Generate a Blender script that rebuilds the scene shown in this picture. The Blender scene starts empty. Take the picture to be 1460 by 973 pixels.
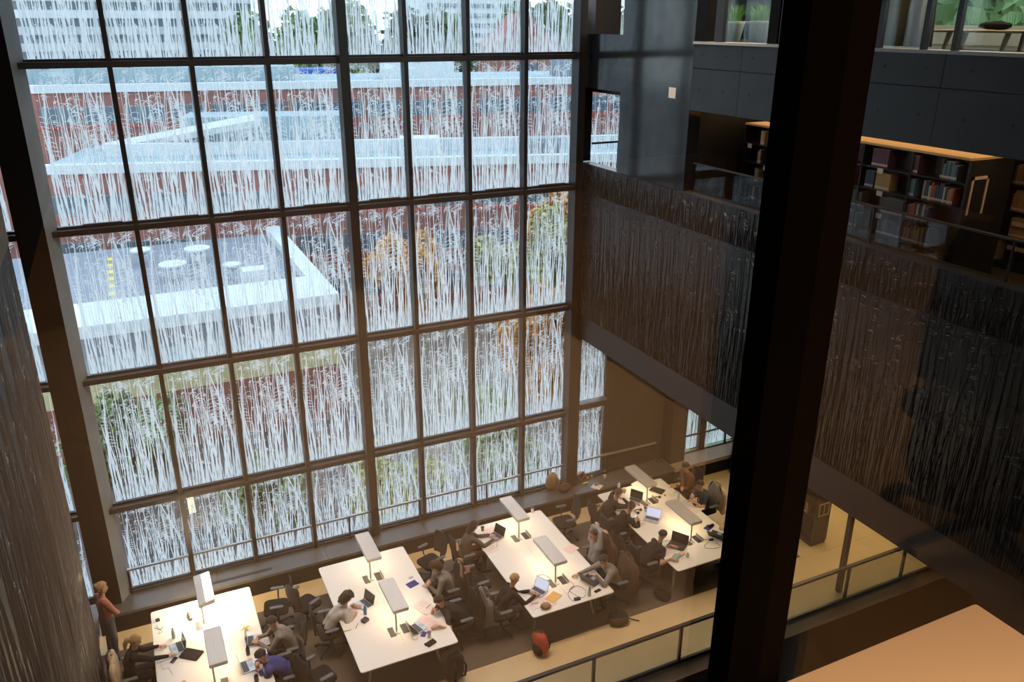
import bpy, math, random
import numpy as np
from mathutils import Vector, Matrix, noise
random.seed(7)
R = math.radians
S = bpy.context.scene
COL = S.collection

# ---------------------------------------------------------------- camera
YAW, PITCH, ROLL, FPX = R(25.3292), R(21.3057), R(0.161), 1173.31
CAM = Vector((1.152, -15.573, 11.1875))
_f = Vector((math.sin(YAW)*math.cos(PITCH), math.cos(YAW)*math.cos(PITCH), -math.sin(PITCH)))
_r = Vector((math.cos(YAW), -math.sin(YAW), 0)); _u = _r.cross(_f)
_r, _u = _r*math.cos(ROLL)+_u*math.sin(ROLL), -_r*math.sin(ROLL)+_u*math.cos(ROLL)
cd = bpy.data.cameras.new('camera'); co = bpy.data.objects.new('camera', cd); COL.objects.link(co)
co.matrix_world = Matrix((( _r.x, _u.x, -_f.x, CAM.x), (_r.y, _u.y, -_f.y, CAM.y), (_r.z, _u.z, -_f.z, CAM.z), (0, 0, 0, 1)))
cd.sensor_width = 36; cd.lens = FPX/1460*36; cd.clip_start = 0.02; cd.clip_end = 1000
S.camera = co
def at(px, py, z):
    """the point of the horizontal plane z that the photograph shows at px, py"""
    d = _r*((px-730)/FPX) + _u*((486.5-py)/FPX) + _f
    return CAM + d*((z-CAM.z)/d.z)

# ---------------------------------------------------------------- world and light
w = bpy.data.worlds.new('overcast_sky'); S.world = w; w.use_nodes = True
nt = w.node_tree; bg = nt.nodes['Background']
tc = nt.nodes.new('ShaderNodeTexCoord'); sp = nt.nodes.new('ShaderNodeSeparateXYZ'); cr = nt.nodes.new('ShaderNodeValToRGB')
cr.color_ramp.elements[0].position = 0.0; cr.color_ramp.elements[0].color = (.87, .91, .94, 1)
cr.color_ramp.elements[1].position = .7; cr.color_ramp.elements[1].color = (.68, .80, .95, 1)
nt.links.new(tc.outputs['Generated'], sp.inputs[0]); nt.links.new(sp.outputs['Z'], cr.inputs[0]); nt.links.new(cr.outputs[0], bg.inputs[0])
bg.inputs[1].default_value = 3.4
def area(name, loc, rot, sx, sy, power, color):
    l = bpy.data.lights.new(name, 'AREA'); l.shape = 'RECTANGLE'; l.size = sx; l.size_y = sy; l.energy = power; l.color = color
    o = bpy.data.objects.new(name, l); o.location = loc; o.rotation_euler = rot; COL.objects.link(o); return o
WARM = (1.0, .66, .36)
area('atrium_overhead_fill', (6.0, -3.6, 13.7), (0, 0, 0), 11, 3, 620, (1.0, .72, .53)).data.spread = R(100)  # fill light added overhead to even out the tabletops
area('side_aisle_ceiling_light', (15.0, -3.5, 4.3), (0, 0, 0), 4.5, 4, 230, (1.0, .68, .32))
area('book_gallery_ceiling_light', (11.4, -7.2, 9.78), (0, 0, 0), .5, 8, 30, (1.0, .58, .28))
area('book_gallery_aisle_light', (10.7, -7.2, 9.78), (0, 0, 0), .3, 8, 12, (1.0, .62, .34))
area('near_room_ceiling_light', (2.8, -19.0, 12.9), (0, 0, 0), 3.5, 5, 180, (1.0, .56, .26))
area('near_table_fill', (1.7, -15.9, 12.6), (0, 0, 0), .5, .5, 8, (1.0, .62, .34)).data.spread = R(50)  # small fill added to brighten the near tabletop
area('upper_room_fill', (12.2, -7.6, 13.7), (0, 0, 0), 2, 7, 480, (1.0, .70, .42))  # warm fill added so the curtain and bench look lit
vs = S.view_settings; vs.view_transform = 'Standard'; vs.look = 'None'; vs.gamma = 1; vs.exposure = 0.0; vs.use_curve_mapping = False
cy = S.cycles; cy.use_denoising = True; cy.max_bounces = 7; cy.diffuse_bounces = 3; cy.glossy_bounces = 3
cy.transmission_bounces = 4; cy.transparent_max_bounces = 24; cy.sample_clamp_indirect = 4; cy.caustics_reflective = False; cy.caustics_refractive = False

# ---------------------------------------------------------------- materials
M = {}
def mat(name, col, rough=.6, metal=0., spec=.5, nscale=0, namt=0., bump=0., bscale=60, stretch=(1, 1, 1), sheen=0, emit=None, estr=0):
    m = bpy.data.materials.new(name); m.use_nodes = True; n = m.node_tree.nodes; L = m.node_tree.links; b = n['Principled BSDF']
    b.inputs['Base Color'].default_value = (*col, 1); b.inputs['Roughness'].default_value = rough
    b.inputs['Metallic'].default_value = metal; b.inputs['Specular IOR Level'].default_value = spec
    if emit: b.inputs['Emission Color'].default_value = (*emit, 1); b.inputs['Emission Strength'].default_value = estr
    if nscale or bump:
        t = n.new('ShaderNodeTexCoord'); mp = n.new('ShaderNodeMapping'); mp.inputs['Scale'].default_value = stretch
        L.new(t.outputs['Object'], mp.inputs[0])
    if nscale:
        x = n.new('ShaderNodeTexNoise'); x.inputs['Scale'].default_value = nscale; x.inputs['Detail'].default_value = 5
        r = n.new('ShaderNodeValToRGB'); L.new(mp.outputs[0], x.inputs[0]); L.new(x.outputs[0], r.inputs[0])
        r.color_ramp.elements[0].position = .3; r.color_ramp.elements[1].position = .7
        r.color_ramp.elements[0].color = tuple(max(0, c*(1-namt)) for c in col)+(1,); r.color_ramp.elements[1].color = tuple(min(1, c*(1+namt)) for c in col)+(1,)
        L.new(r.outputs[0], b.inputs['Base Color'])
    if bump:
        x2 = n.new('ShaderNodeTexNoise'); x2.inputs['Scale'].default_value = bscale; x2.inputs['Detail'].default_value = 3
        bp = n.new('ShaderNodeBump'); bp.inputs['Strength'].default_value = bump; bp.inputs['Distance'].default_value = .02
        L.new(mp.outputs[0], x2.inputs[0]); L.new(x2.outputs[0], bp.inputs['Height']); L.new(bp.outputs[0], b.inputs['Normal'])
    M[name] = m; return m
def glass(name, tint, refl_rough=0.0, ior=1.45, cap=1.0, floor_=0.0):
    m = bpy.data.materials.new(name); m.use_nodes = True; n = m.node_tree.nodes; L = m.node_tree.links
    n.remove(n['Principled BSDF']); out = n['Material Output']
    t = n.new('ShaderNodeBsdfTransparent'); t.inputs[0].default_value = (*tint, 1)
    g = n.new('ShaderNodeBsdfGlossy'); g.inputs['Roughness'].default_value = refl_rough
    fr = n.new('ShaderNodeLayerWeight'); fr.inputs[0].default_value = .5
    pw = n.new('ShaderNodeMath'); pw.operation = 'POWER'; pw.inputs[1].default_value = 5; L.new(fr.outputs['Facing'], pw.inputs[0])
    ma = n.new('ShaderNodeMath'); ma.operation = 'MULTIPLY_ADD'; ma.inputs[1].default_value = .96; ma.inputs[2].default_value = .04; L.new(pw.outputs[0], ma.inputs[0])
    mx = n.new('ShaderNodeMixShader'); L.new(ma.outputs[0], mx.inputs[0]); L.new(t.outputs[0], mx.inputs[1]); L.new(g.outputs[0], mx.inputs[2])
    L.new(mx.outputs[0], out.inputs[0]); M[name] = m; return m
def frit(name, col):
    m = bpy.data.materials.new(name); m.use_nodes = True; n = m.node_tree.nodes; L = m.node_tree.links
    n.remove(n['Principled BSDF']); out = n['Material Output']
    d = n.new('ShaderNodeBsdfDiffuse'); d.inputs[0].default_value = (*col, 1)
    t = n.new('ShaderNodeBsdfTranslucent'); t.inputs[0].default_value = (*col, 1)
    tr = n.new('ShaderNodeBsdfTransparent')
    mx = n.new('ShaderNodeMixShader'); mx.inputs[0].default_value = .84; L.new(d.outputs[0], mx.inputs[1]); L.new(t.outputs[0], mx.inputs[2])
    m2 = n.new('ShaderNodeMixShader'); m2.inputs[0].default_value = .13; L.new(mx.outputs[0], m2.inputs[1]); L.new(tr.outputs[0], m2.inputs[2])
    L.new(m2.outputs[0], out.inputs[0]); M[name] = m; return m
frit('frit', (.96, .97, .98))
glass('facade_glass', (.93, .97, .97)); glass('rail_glass', (.75, .78, .78)); glass('near_glass', (.90, .93, .95)); glass('gallery_glass', (.78, .86, .86))
mat('frame', (.022, .019, .018), .42, .2)
mat('frame_brown', (.045, .039, .036), .42, .4, nscale=4, namt=.2)
mat('black_wall', (.018, .016, .015), .30, spec=.5, bump=.25, bscale=14, stretch=(3, 3, .25))
mat('concrete_dark', (.012, .013, .0145), .5, spec=.5, nscale=3, namt=.25)
mat('smooth_dark', (.022, .019, .016), .55)
mat('gloss_dark', (.016, .020, .024), .12, spec=.6)
mat('relief', (.022, .020, .018), .26, spec=.7)
mat('relief_left', (.16, .158, .155), .30, spec=.6)
mat('left_wall', (.004, .004, .004), .5, spec=.2)
mat('seam', (.006, .006, .006), .8)
mat('column_grey', (.22, .23, .235), .5, nscale=3, namt=.12)
mat('column_black', (.005, .005, .005), .7, spec=.1)
mat('bench', (.085, .080, .080), .38, nscale=6, namt=.15)
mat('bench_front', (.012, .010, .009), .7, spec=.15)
mat('carpet', (.135, .105, .080), .95, spec=.1, nscale=180, namt=.35)
mat('lino', (.62, .47, .26), .35, nscale=2, namt=.06)
mat('bench_window_glow', (.30, .25, .20), .6)  # ledge colour with the glow of the far window painted in
mat('parapet', (.06, .037, .022), .5)
mat('ledge', (.42, .42, .42), .5)
mat('table_white', (.80, .74, .68), .33, spec=.4)
mat('table_edge', (.50, .42, .36), .5)
mat('lamp_grey', (.66, .59, .53), .38, .25, nscale=5, namt=.06, stretch=(12, .6, 1))
mat('metal_grey', (.42, .42, .42), .35, .6)
mat('lamp_glow', (.9, .85, .75), .5, emit=(1, .74, .42), estr=3.0)
mat('lamp_glow_strong', (.9, .85, .75), .5, emit=(1, .78, .45), estr=28)
mat('black_fabric', (.014, .013, .013), .9, spec=.2, bump=.4, bscale=90)
mat('mesh_back', (.030, .030, .034), .75, spec=.3, nscale=300, namt=.6)
mat('black_plastic', (.018, .018, .018), .42)
mat('grey_pad', (.10, .105, .11), .55)
mat('skin', (.60, .33, .21), .5, spec=.35); mat('lip', (.35, .12, .09), .5); mat('eye', (.02, .015, .012), .25)
mat('silver', (.55, .55, .55), .32, .7); mat('keys', (.05, .055, .06), .6); mat('screen_off', (.016, .018, .022), .12)
mat('screen_on', (.3, .3, .35), .3, emit=(.72, .74, .95), estr=.9); mat('dark_laptop', (.035, .037, .042), .35, .3)
mat('paper', (.78, .68, .63), .8); mat('pink_paper', (.80, .58, .55), .8); mat('ink', (.25, .2, .3), .8)
mat('kraft', (.42, .25, .11), .8, bump=.5, bscale=30); mat('orange_paper', (.75, .42, .12), .7)
mat('clear_plastic', (.55, .66, .60), .15, spec=.7); mat('blue_plastic', (.05, .16, .42), .25); mat('black_gloss', (.012, .012, .014), .15)
mat('red_fabric', (.48, .06, .03), .8, bump=.5, bscale=25); mat('tan_fabric', (.34, .22, .11), .85, bump=.5, bscale=30); mat('brown_fabric', (.09, .045, .028), .85, bump=.5, bscale=25)
mat('cream_fabric', (.66, .50, .34), .9, bump=.5, bscale=25); mat('grey_fabric', (.15, .15, .13), .9, bump=.5, bscale=30); mat('pink_fabric', (.30, .13, .11), .9); mat('yellow_fabric', (.45, .34, .06), .9)
mat('red_plastic', (.6, .05, .02), .4); mat('green_plastic', (.12, .32, .14), .4); mat('yellow_plastic', (.75, .55, .03), .5); mat('teal_fabric', (.25, .42, .42), .8)
mat('bread', (.42, .24, .10), .9, bump=.5); mat('white_plastic', (.75, .72, .68), .4); mat('wood_pale', (.62, .45, .28), .5, nscale=4, namt=.15, stretch=(8, 1, 1))
mat('pot', (.45, .50, .52), .6, nscale=3, namt=.1); mat('grass', (.16, .34, .06), .7); mat('curtain', (.72, .52, .32), .9); mat('case_black', (.012, .011, .010), .5)
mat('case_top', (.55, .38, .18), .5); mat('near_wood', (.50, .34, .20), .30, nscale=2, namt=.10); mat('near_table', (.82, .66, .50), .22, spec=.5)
mat('post_black', (.0012, .001, .001), .7, spec=.03); mat('post_brown', (.004, .003, .0025), .7, spec=.03)
mat('near_wall', (.05, .035, .025), .7)
# outside
mat('red_brick', (.27, .12, .10), .9, nscale=.6, namt=.2); mat('dark_brick', (.20, .07, .055), .9); mat('roof_pale', (.27, .34, .37), .8, nscale=.5, namt=.15)
mat('white_metal', (.55, .58, .60), .6); mat('grey_wall', (.21, .22, .25), .8); mat('office_band', (.42, .45, .48), .8); mat('window_dark', (.10, .13, .16), .25)
mat('yellow_brick', (.50, .44, .24), .9, nscale=1, namt=.15); mat('asphalt', (.085, .072, .070), .95, nscale=.25, namt=.35); mat('paving', (.16, .14, .12), .9, nscale=.5, namt=.2)
mat('leaf_green', (.14, .20, .08), .8, nscale=.6, namt=.45); mat('leaf_dark', (.13, .17, .09), .8, nscale=.6, namt=.4); mat('leaf_orange', (.55, .26, .06), .8, nscale=.8, namt=.4); mat('leaf_yellow', (.38, .36, .12), .8, nscale=.8, namt=.4)
mat('bark', (.10, .08, .06), .9); mat('grass_field', (.35, .42, .12), .9); mat('blue_roof', (.05, .12, .45), .6); mat('red_frame', (.38, .08, .06), .6)

# ---------------------------------------------------------------- mesh helpers
class MB:
    def __init__(s): s.v = []; s.f = []; s.mi = []; s.cur = 0; s.mats = []
    def use(s, m):
        if m not in s.mats: s.mats.append(m)
        s.cur = s.mats.index(m); return s
    def add(s, vs, fs):
        b = len(s.v); s.v += [tuple(v) for v in vs]; s.f += [tuple(b+i for i in f) for f in fs]; s.mi += [s.cur]*len(fs); return s
    def box(s, x0, x1, y0, y1, z0, z1, T=None):
        vs = [Vector(p) for p in ((x0, y0, z0), (x1, y0, z0), (x1, y1, z0), (x0, y1, z0), (x0, y0, z1), (x1, y0, z1), (x1, y1, z1), (x0, y1, z1))]
        if T: vs = [T @ v for v in vs]
        return s.add(vs, [(0, 3, 2, 1), (4, 5, 6, 7), (0, 1, 5, 4), (1, 2, 6, 5), (2, 3, 7, 6), (3, 0, 4, 7)])
    def rbox(s, x0, x1, y0, y1, z0, z1, r=.02, T=None, n=3):
        """box with rounded vertical edges and a small chamfer"""
        pts = []
        for cx, cy_, a0 in ((x1-r, y1-r, 0), (x0+r, y1-r, 90), (x0+r, y0+r, 180), (x1-r, y0+r, 270)):
            for k in range(n+1):
                a = R(a0+90*k/n); pts.append((cx+r*math.cos(a), cy_+r*math.sin(a)))
        N = len(pts); mx, my = (x0+x1)/2, (y0+y1)/2; c = min(.25*(z1-z0), r*.35)
        kx, ky = 1-2*c/max(.001, x1-x0), 1-2*c/max(.001, y1-y0)
        vs = []
        for z, sh in ((z0, 1), (z0+c, 0), (z1-c, 0), (z1, 1)):
            for x, y in pts: vs.append(Vector((mx+(x-mx)*(kx if sh else 1), my+(y-my)*(ky if sh else 1), z)))
        if T: vs = [T @ v for v in vs]
        fs = [tuple(range(N-1, -1, -1)), tuple(3*N+i for i in range(N))]
        for l in range(3):
            for i in range(N): j = (i+1) % N; fs.append((l*N+i, l*N+j, (l+1)*N+j, (l+1)*N+i))
        return s.add(vs, fs)
    def tube(s, pts, r, n=8):
        pts = [Vector(p) for p in pts]; rs = r if isinstance(r, (list, tuple)) else [r]*len(pts); vs = []; ref = None
        for i, p in enumerate(pts):
            d = (pts[min(i+1, len(pts)-1)]-pts[max(i-1, 0)]).normalized()
            if ref is None: ref = Vector((0, 0, 1)) if abs(d.z) < .9 else Vector((1, 0, 0))
            a = d.cross(ref).normalized(); b = d.cross(a).normalized(); ref = -b if b.dot(ref) < 0 else b
            b2 = a.cross(d)
            for k in range(n):
                t = 2*math.pi*k/n; vs.append(p+(a*math.cos(t)+b2*math.sin(t))*rs[i])
        fs = [tuple(range(n-1, -1, -1)), tuple((len(pts)-1)*n+k for k in range(n))]
        for i in range(len(pts)-1):
            for k in range(n): j = (k+1) % n; fs.append((i*n+k, i*n+j, (i+1)*n+j, (i+1)*n+k))
        return s.add(vs, fs)
    def lathe(s, prof, c=(0, 0, 0), n=16, T=None):
        vs = []; c = Vector(c)
        for r, z in prof:
            for k in range(n):
                t = 2*math.pi*k/n; v = c+Vector((r*math.cos(t), r*math.sin(t), z)); vs.append(T @ v if T else v)
        fs = [tuple(range(n-1, -1, -1)), tuple((len(prof)-1)*n+k for k in range(n))]
        for i in range(len(prof)-1):
            for k in range(n): j = (k+1) % n; fs.append((i*n+k, i*n+j, (i+1)*n+j, (i+1)*n+k))
        return s.add(vs, fs)
    def ell(s, c, rad, T=None, nu=12, nv=8, amp=0, freq=6, power=1, keep=None):
        """ellipsoid / superellipsoid, optionally crumpled"""
        c = Vector(c); vs = []
        def sg(x): return math.copysign(abs(x)**power, x)
        for i in range(1, nv):
            ph = math.pi*i/nv
            for k in range(nu):
                t = 2*math.pi*k/nu
                d = Vector((sg(math.sin(ph))*sg(math.cos(t)), sg(math.sin(ph))*sg(math.sin(t)), sg(math.cos(ph))))
                if amp: d = d*(1+amp*noise.noise(d*freq*.5+c*3))
                v = Vector((d.x*rad[0], d.y*rad[1], d.z*rad[2]))
                vs.append((T.to_3x3() @ v if T else v)+c)
        tp = Vector((0, 0, rad[2])); bt = -tp
        vs.append((T.to_3x3() @ tp if T else tp)+c); vs.append((T.to_3x3() @ bt if T else bt)+c)
        a, b = (nv-1)*nu, (nv-1)*nu+1; fs = []
        for k in range(nu):
            j = (k+1) % nu; fs.append((a, k, j)); fs.append((b, (nv-2)*nu+j, (nv-2)*nu+k))
            for i in range(nv-2): fs.append((i*nu+k, (i+1)*nu+k, (i+1)*nu+j, i*nu+j))
        return s.add(vs, fs)
    def mesh(s, name, mats=None, smooth=False):
        me = bpy.data.meshes.new(name); me.from_pydata(s.v, [], s.f)
        ms = s.mats or ([mats] if isinstance(mats, str) else mats or [])
        for m in ms: me.materials.append(M[m])
        if s.mats: me.polygons.foreach_set('material_index', s.mi)
        me.update()
        if smooth: me.shade_smooth() if hasattr(me, 'shade_smooth') else None
        if smooth: me.polygons.foreach_set('use_smooth', [True]*len(me.polygons))
        return me
    def build(s, name, mats=None, parent=None, smooth=False, **kw):
        return put(name, s.mesh(name, mats, smooth), parent, **kw)
def put(name, me, parent=None, loc=(0, 0, 0), rz=0, kind=None):
    o = bpy.data.objects.new(name, me); COL.objects.link(o); o.parent = parent; o.location = loc; o.rotation_euler[2] = rz
    if kind: o['kind'] = kind
    return o
def tag(o, label, cat, group=None):
    o['label'] = label; o['category'] = cat
    if group: o['group'] = group
    return o
def thing(name, label, cat, loc=(0, 0, 0), rz=0, group=None):
    o = bpy.data.objects.new(name, None); COL.objects.link(o); o.location = loc; o.rotation_euler[2] = rz; o.empty_display_size = .1
    return tag(o, label, cat, group)
def dup(root, loc, rz, label=None):
    def cp(o, par):
        c = o.copy(); COL.objects.link(c); c.parent = par
        for ch in kids.get(o.name, []): cp(ch, c)
        return c
    kids = {}
    def walk(o):
        kids[o.name] = list(o.children)
        for c in o.children: walk(c)
    walk(root)
    r = cp(root, None); r.location = loc; r.rotation_euler = (0, 0, rz)
    if label: r['label'] = label
    return r
def struct(name, mb, m=None, parent=None, smooth=False):
    return mb.build(name, m, parent, smooth, kind='structure')
def sbox(name, b, m): return struct(name, MB().box(*b), m)

# ---------------------------------------------------------------- reed print (the same drawing on every pane)
def reeds(w_, h_, seed, nstem, nleaf, ridge=0., smin=.008, smax=.026, jit=.0015, arch=True):
    rd = random.Random(seed); vs = []; fs = []
    def strip(pts, ws):
        b = len(vs); y = -rd.random()*jit; n = len(pts); k = 3 if ridge else 2
        for i, (x, z) in enumerate(pts):
            a = pts[max(i-1, 0)]; c = pts[min(i+1, n-1)]; dx, dz = c[0]-a[0], c[1]-a[1]; l = math.hypot(dx, dz) or 1
            nx, nz = dz/l, -dx/l; hw = ws[i]/2
            for sgn in ((-1, 0, 1) if ridge else (-1, 1)):
                X = min(max(x+nx*hw*sgn, 0), w_); Z = min(max(z+nz*hw*sgn, 0), h_)
                vs.append((X, y-(ridge*min(1, ws[i]/.02) if sgn == 0 else 0), Z))
        for i in range(n-1):
            for q in range(k-1):
                fs.append((b+i*k+q, b+i*k+q+1, b+(i+1)*k+q+1, b+(i+1)*k+q))
    nb_ = int(nstem*.34) if not ridge else int(nstem*.6)
    for i in range(nstem):
        broad = i < nb_
        x0 = w_*((i if broad else i-nb_)+rd.uniform(.1, .9))/(nb_ if broad else nstem-nb_); z0 = 0 if broad or rd.random() < .4 else rd.uniform(0, .55)*h_
        top = h_*rd.uniform(.35, .8) if broad and rd.random() < .6 else (h_ if rd.random() < .45 else h_*min(1, z0/h_+rd.uniform(.3, .8)))
        sl = rd.gauss(0, .05); ph = rd.uniform(0, 6.3); am = rd.uniform(0, .014)
        w0 = rd.uniform(.55, 1.)*smax if broad else rd.uniform(smin, smin+(smax-smin)*.35); n = max(5, int((top-z0)/.09)); pts = []; ws = []
        for k in range(n+1):
            t = k/n; z = z0+(top-z0)*t
            pts.append((x0+sl*t*(top-z0)+am*math.sin(ph+t*7)+rd.gauss(0, .0020), z)); ws.append(max(.003, w0*(1-.75*t**1.6)*rd.uniform(.6, 1.3)))
        strip(pts, ws)
        if rd.random() < .6:                                   # bent head of the reed
            x, z = pts[-1]; s_ = rd.choice((-1, 1)); a = math.pi/2; L = rd.uniform(.06, .20); p = [(x, z)]; wv = [max(.006, w0*.3)]
            for k in range(6):
                a -= s_*rd.uniform(.25, .5); x += math.cos(a)*L/6; z += math.sin(a)*L/6; p.append((x, z)); wv.append(max(.006, w0*.3)*(1-k/7)+.003)
            strip(p, wv)
    for i in range(nleaf//5):                                    # drooping tassels and leaf fans
        zc = rd.gauss(.62, .10) if rd.random() < .45 else (rd.gauss(.92, .04) if rd.random() < .3 else rd.random())
        x0 = rd.random()*w_; z0 = zc*h_; s_ = rd.choice((-1, 1)); a0 = math.pi/2-s_*rd.uniform(-.2, .7); L0 = rd.uniform(.07, .24)
        for q in range(5):
            x = x0+rd.gauss(0, .008); z = z0+rd.gauss(0, .02); a = a0-s_*.28*q+rd.gauss(0, .1); L = L0*rd.uniform(.5, 1); w0 = rd.uniform(.006, .013); p = [(x, z)]; wv = [w0]; cu = rd.uniform(.04, .34)
            for k in range(6):
                a -= s_*cu; x += math.cos(a)*L/6; z += math.sin(a)*L/6; p.append((x, z)); wv.append(w0*(1-.75*(k+1)/6))
            strip(p, wv)
    for i in range(nleaf//3):                                    # flecks
        x = rd.random()*w_; z = rd.random()*h_; a = rd.uniform(0, 3.1); L = rd.uniform(.01, .035)
        strip([(x, z), (x+math.cos(a)*L, z+math.sin(a)*L)], [rd.uniform(.006, .014)]*2)
    if arch:                                                      # the long bowed stalk at the right and its rib-like leaves
        for xs_, ww in (((.985, .965, .93, .87, .78, .68), .040), ((.60, .62, .60, .58, .60, .66), .020), ((.05, .02, .03, .05, .09, .13), .030)):
            p = []; wv = []
            for k in range(20):
                t = k/19*4.999; q = int(t); x = w_*(xs_[q]+(xs_[q+1]-xs_[q])*(t-q)); p.append((x, h_*.93*k/19)); wv.append(ww*(1-.5*k/19)*rd.uniform(.8, 1.15))
            strip(p, wv)
        for c_, s2 in ((.93, -1), (.60, 1), (.18, -1)):
            for i in range(9):
                z = h_*(.46+.030*i+rd.gauss(0, .004)); x = w_*(c_-.012*i*(s2 == -1)); p = []; a = math.pi/2+s2*-.5
                for k in range(7): p.append((x, z)); x += s2*w_*.028*math.cos(k*.16); z += .022*math.cos(k*.42)-.008
                strip(p, [.010, .010, .009, .008, .007, .005, .003])
        for i in range(int(w_/.028)):
            x = (i+rd.random()*.6)*.028; strip([(x, 0), (x, rd.uniform(.08, .3)), (x+rd.gauss(0, .01), rd.uniform(.3, .55))], [.008, .007, .003])
    return vs, fs
def reed_mesh(name, m, *a, **k):
    vs_, fs_ = reeds(*a, **k); me = bpy.data.meshes.new(name); me.from_pydata(vs_, [], fs_); me.materials.append(M[m]); me.update(); return me
REEDS = reed_mesh('reed_print', 'frit', 1.15, 2.58, 11, 78, 330, smax=.036)

# ---------------------------------------------------------------- setting: facade
MX = [0.055, 1.25, 2.5, 3.75, 5.06, 6.25, 7.5, 8.74, 9.95]      # frame lines of the glass wall
TZ = [0.50, 2.442, 5.118, 7.836, 10.511, 13.2]
NW = 0
def window(x0, x1, z0, z1, vent=False, y=0.0, rz=0, ox=0, frit_=True):
    """one glazed field: pane, printed reeds, and in one row a small vent"""
    global NW; NW += 1
    o = bpy.data.objects.new('window_%d' % NW, None); COL.objects.link(o); o['kind'] = 'structure'; o.location = (x0, y, z0) if not rz else (ox, y, z0); o.rotation_euler[2] = rz
    w_, h_ = x1-x0, z1-z0
    MB().box(0, w_, .004, .016, 0, h_).build('glass_pane', 'facade_glass', o)
    if frit_:
        p = put('reed_print', REEDS, o); p.scale = (w_/1.15, 1, h_/2.58 if h_ > 2.2 else max(.72, h_/2.58)); p.location = (0, 0, 0)
        if h_ < 1.9: p.scale[2] = h_/2.58
        p['kind'] = 'stuff'
    if vent:
        a = MB().box(w_*.30, w_*.86, -.075, -.02, .02, .055).build('vent_flap', 'frame_brown', o)
    return o
for r_ in range(5):
    z0, z1 = TZ[r_], TZ[r_+1]
    for c in range(8):
        window(MX[c]+.045, MX[c+1]-.045, z0+.05, z1-.05, vent=(r_ == 3))
    window(-1.85, -.62, z0+.05, z1-.05)
nt_ = 0
def trim(mb, m):
    global nt_; nt_ += 1; return struct('trim_%d' % nt_, mb, m)
for i, x in enumerate(MX[1:], 1):
    if i in (4, 8):
        trim(MB().box(x-.085, x+.085, -.30, .0, .5, 13.4), 'frame')
        trim(MB().box(x-.035, x+.035, -.0, .08, .5, 13.4), 'frame_brown')
    else: trim(MB().box(x-.04, x+.04, -.18, .05, .5, 13.4), 'frame')
for z in TZ[1:5]:
    trim(MB().box(-1.9, 10.05, -.20, .045, z-.052, z+.045), 'frame_brown')
    trim(MB().box(-1.9, 10.05, -.07, .05, z+.045, z+.085), 'frame')
trim(MB().box(-1.9, 11.05, -.06, .06, .40, .55), 'frame_brown')
trim(MB().box(-.55, -.12, -.34, .0, -.3, 13.8), 'column_black')
g = MB(); g.add([(-.12, -.34, .46), (.05, -.04, .46), (.05, .03, .46), (-.12, .03, .46), (-.12, -.34, 13.8), (.05, -.04, 13.8), (.05, .03, 13.8), (-.12, .03, 13.8)],
      [(0, 3, 2, 1), (4, 5, 6, 7), (0, 1, 5, 4), (1, 2, 6, 5), (2, 3, 7, 6), (3, 0, 4, 7)])
trim(g, 'column_grey')
# window rail
rail = thing('window_railing', 'slim dark metal railing running along the bottom of the reed-printed glass wall', 'railing')
MB().box(.06, 12.6, -.13, -.08, 1.00, 1.04).build('top_rail', 'metal_grey', rail)
MB().box(.06, 12.6, -.125, -.085, .50, .525).build('bottom_rail', 'frame', rail)
for i, x in enumerate((.07, 1.21, 2.85, 4.52, 6.15, 7.82, 9.45, 10.15, 11.15, 12.58)): MB().box(x-.018, x+.018, -.122, -.088, .461, 1.0).build('post', 'frame', rail)
# bench ledge
bench = thing('window_ledge', 'long dark grey ledge bench beneath the glass wall', 'ledge')
x = -.55
for k in range(6):
    x1_ = x+2.23; MB().box(x, x1_-.006, -.66, 0, .40, .46).build('ledge_slab', 'bench' if k < 5 else 'bench', bench); x = x1_
MB().box(-.55, 12.83, -.60, -.0, .0, .40).build('ledge_front', 'bench_front', bench)
MB().box(1.45, 2.75, -.50, -.42, .455, .466).build('air_grille', 'frame', bench)
MB().box(12.86, 17, -.62, 0, .0, .40).build('ledge_front', 'bench_front', bench); MB().box(12.86, 17, -.66, 0, .36, .46).build('ledge_slab', 'bench_window_glow', bench)

# floor
fl = struct('floor', MB().box(-.6, 20, -6.0, 0.1, -.30, -.012), 'lino')
MB().box(-.6, 12.55, -4.46, -1.17, -.012, 0).build('carpet_field', 'carpet', fl)
MB().box(-.6, 20, -6.0, -4.47, -.012, -.002).build('walkway_strip', 'lino', fl); MB().box(12.56, 20, -4.465, -.66, -.012, -.002).build('aisle_floor', 'lino', fl)
MB().box(-.6, 12.55, -1.165, -.55, -.012, -.002).build('heating_strip', 'lino', fl)
MB().box(12.6, 13.6, -4.4, -3.6, -.002, .004).build('floor_mat', 'carpet', fl)
sbox('wall_parapet', (-6, 20, -6.3, -6.0, -7, .02), 'parapet')
# walkway balustrade
br = thing('walkway_balustrade', 'dark steel balustrade with glass infill along the near edge of the reading floor', 'railing')
MB().box(3.5, 17, -5.99, -5.92, .86, .91).build('handrail', 'frame', br); MB().box(3.5, 17, -5.985, -5.93, .02, .10).build('base_rail', 'frame_brown', br)
xs = [3.6, 5.45, 7.3, 9.15, 11.0, 13.3, 14.9, 16.5]
for i, x in enumerate(xs):
    MB().box(x-.022, x+.022, -5.985, -5.93, .1, .86).build('post', 'frame', br)
    if i: MB().box(xs[i-1]+.03, x-.03, -5.965, -5.955, .12, .84).build('glass_infill', 'rail_glass', br)
tag(MB().box(13.42, 13.52, -5.70, -5.60, 0, 4.4).build('support_post', 'frame_brown'), 'slender dark steel post rising from the walkway edge to the overhang', 'post')

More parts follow.
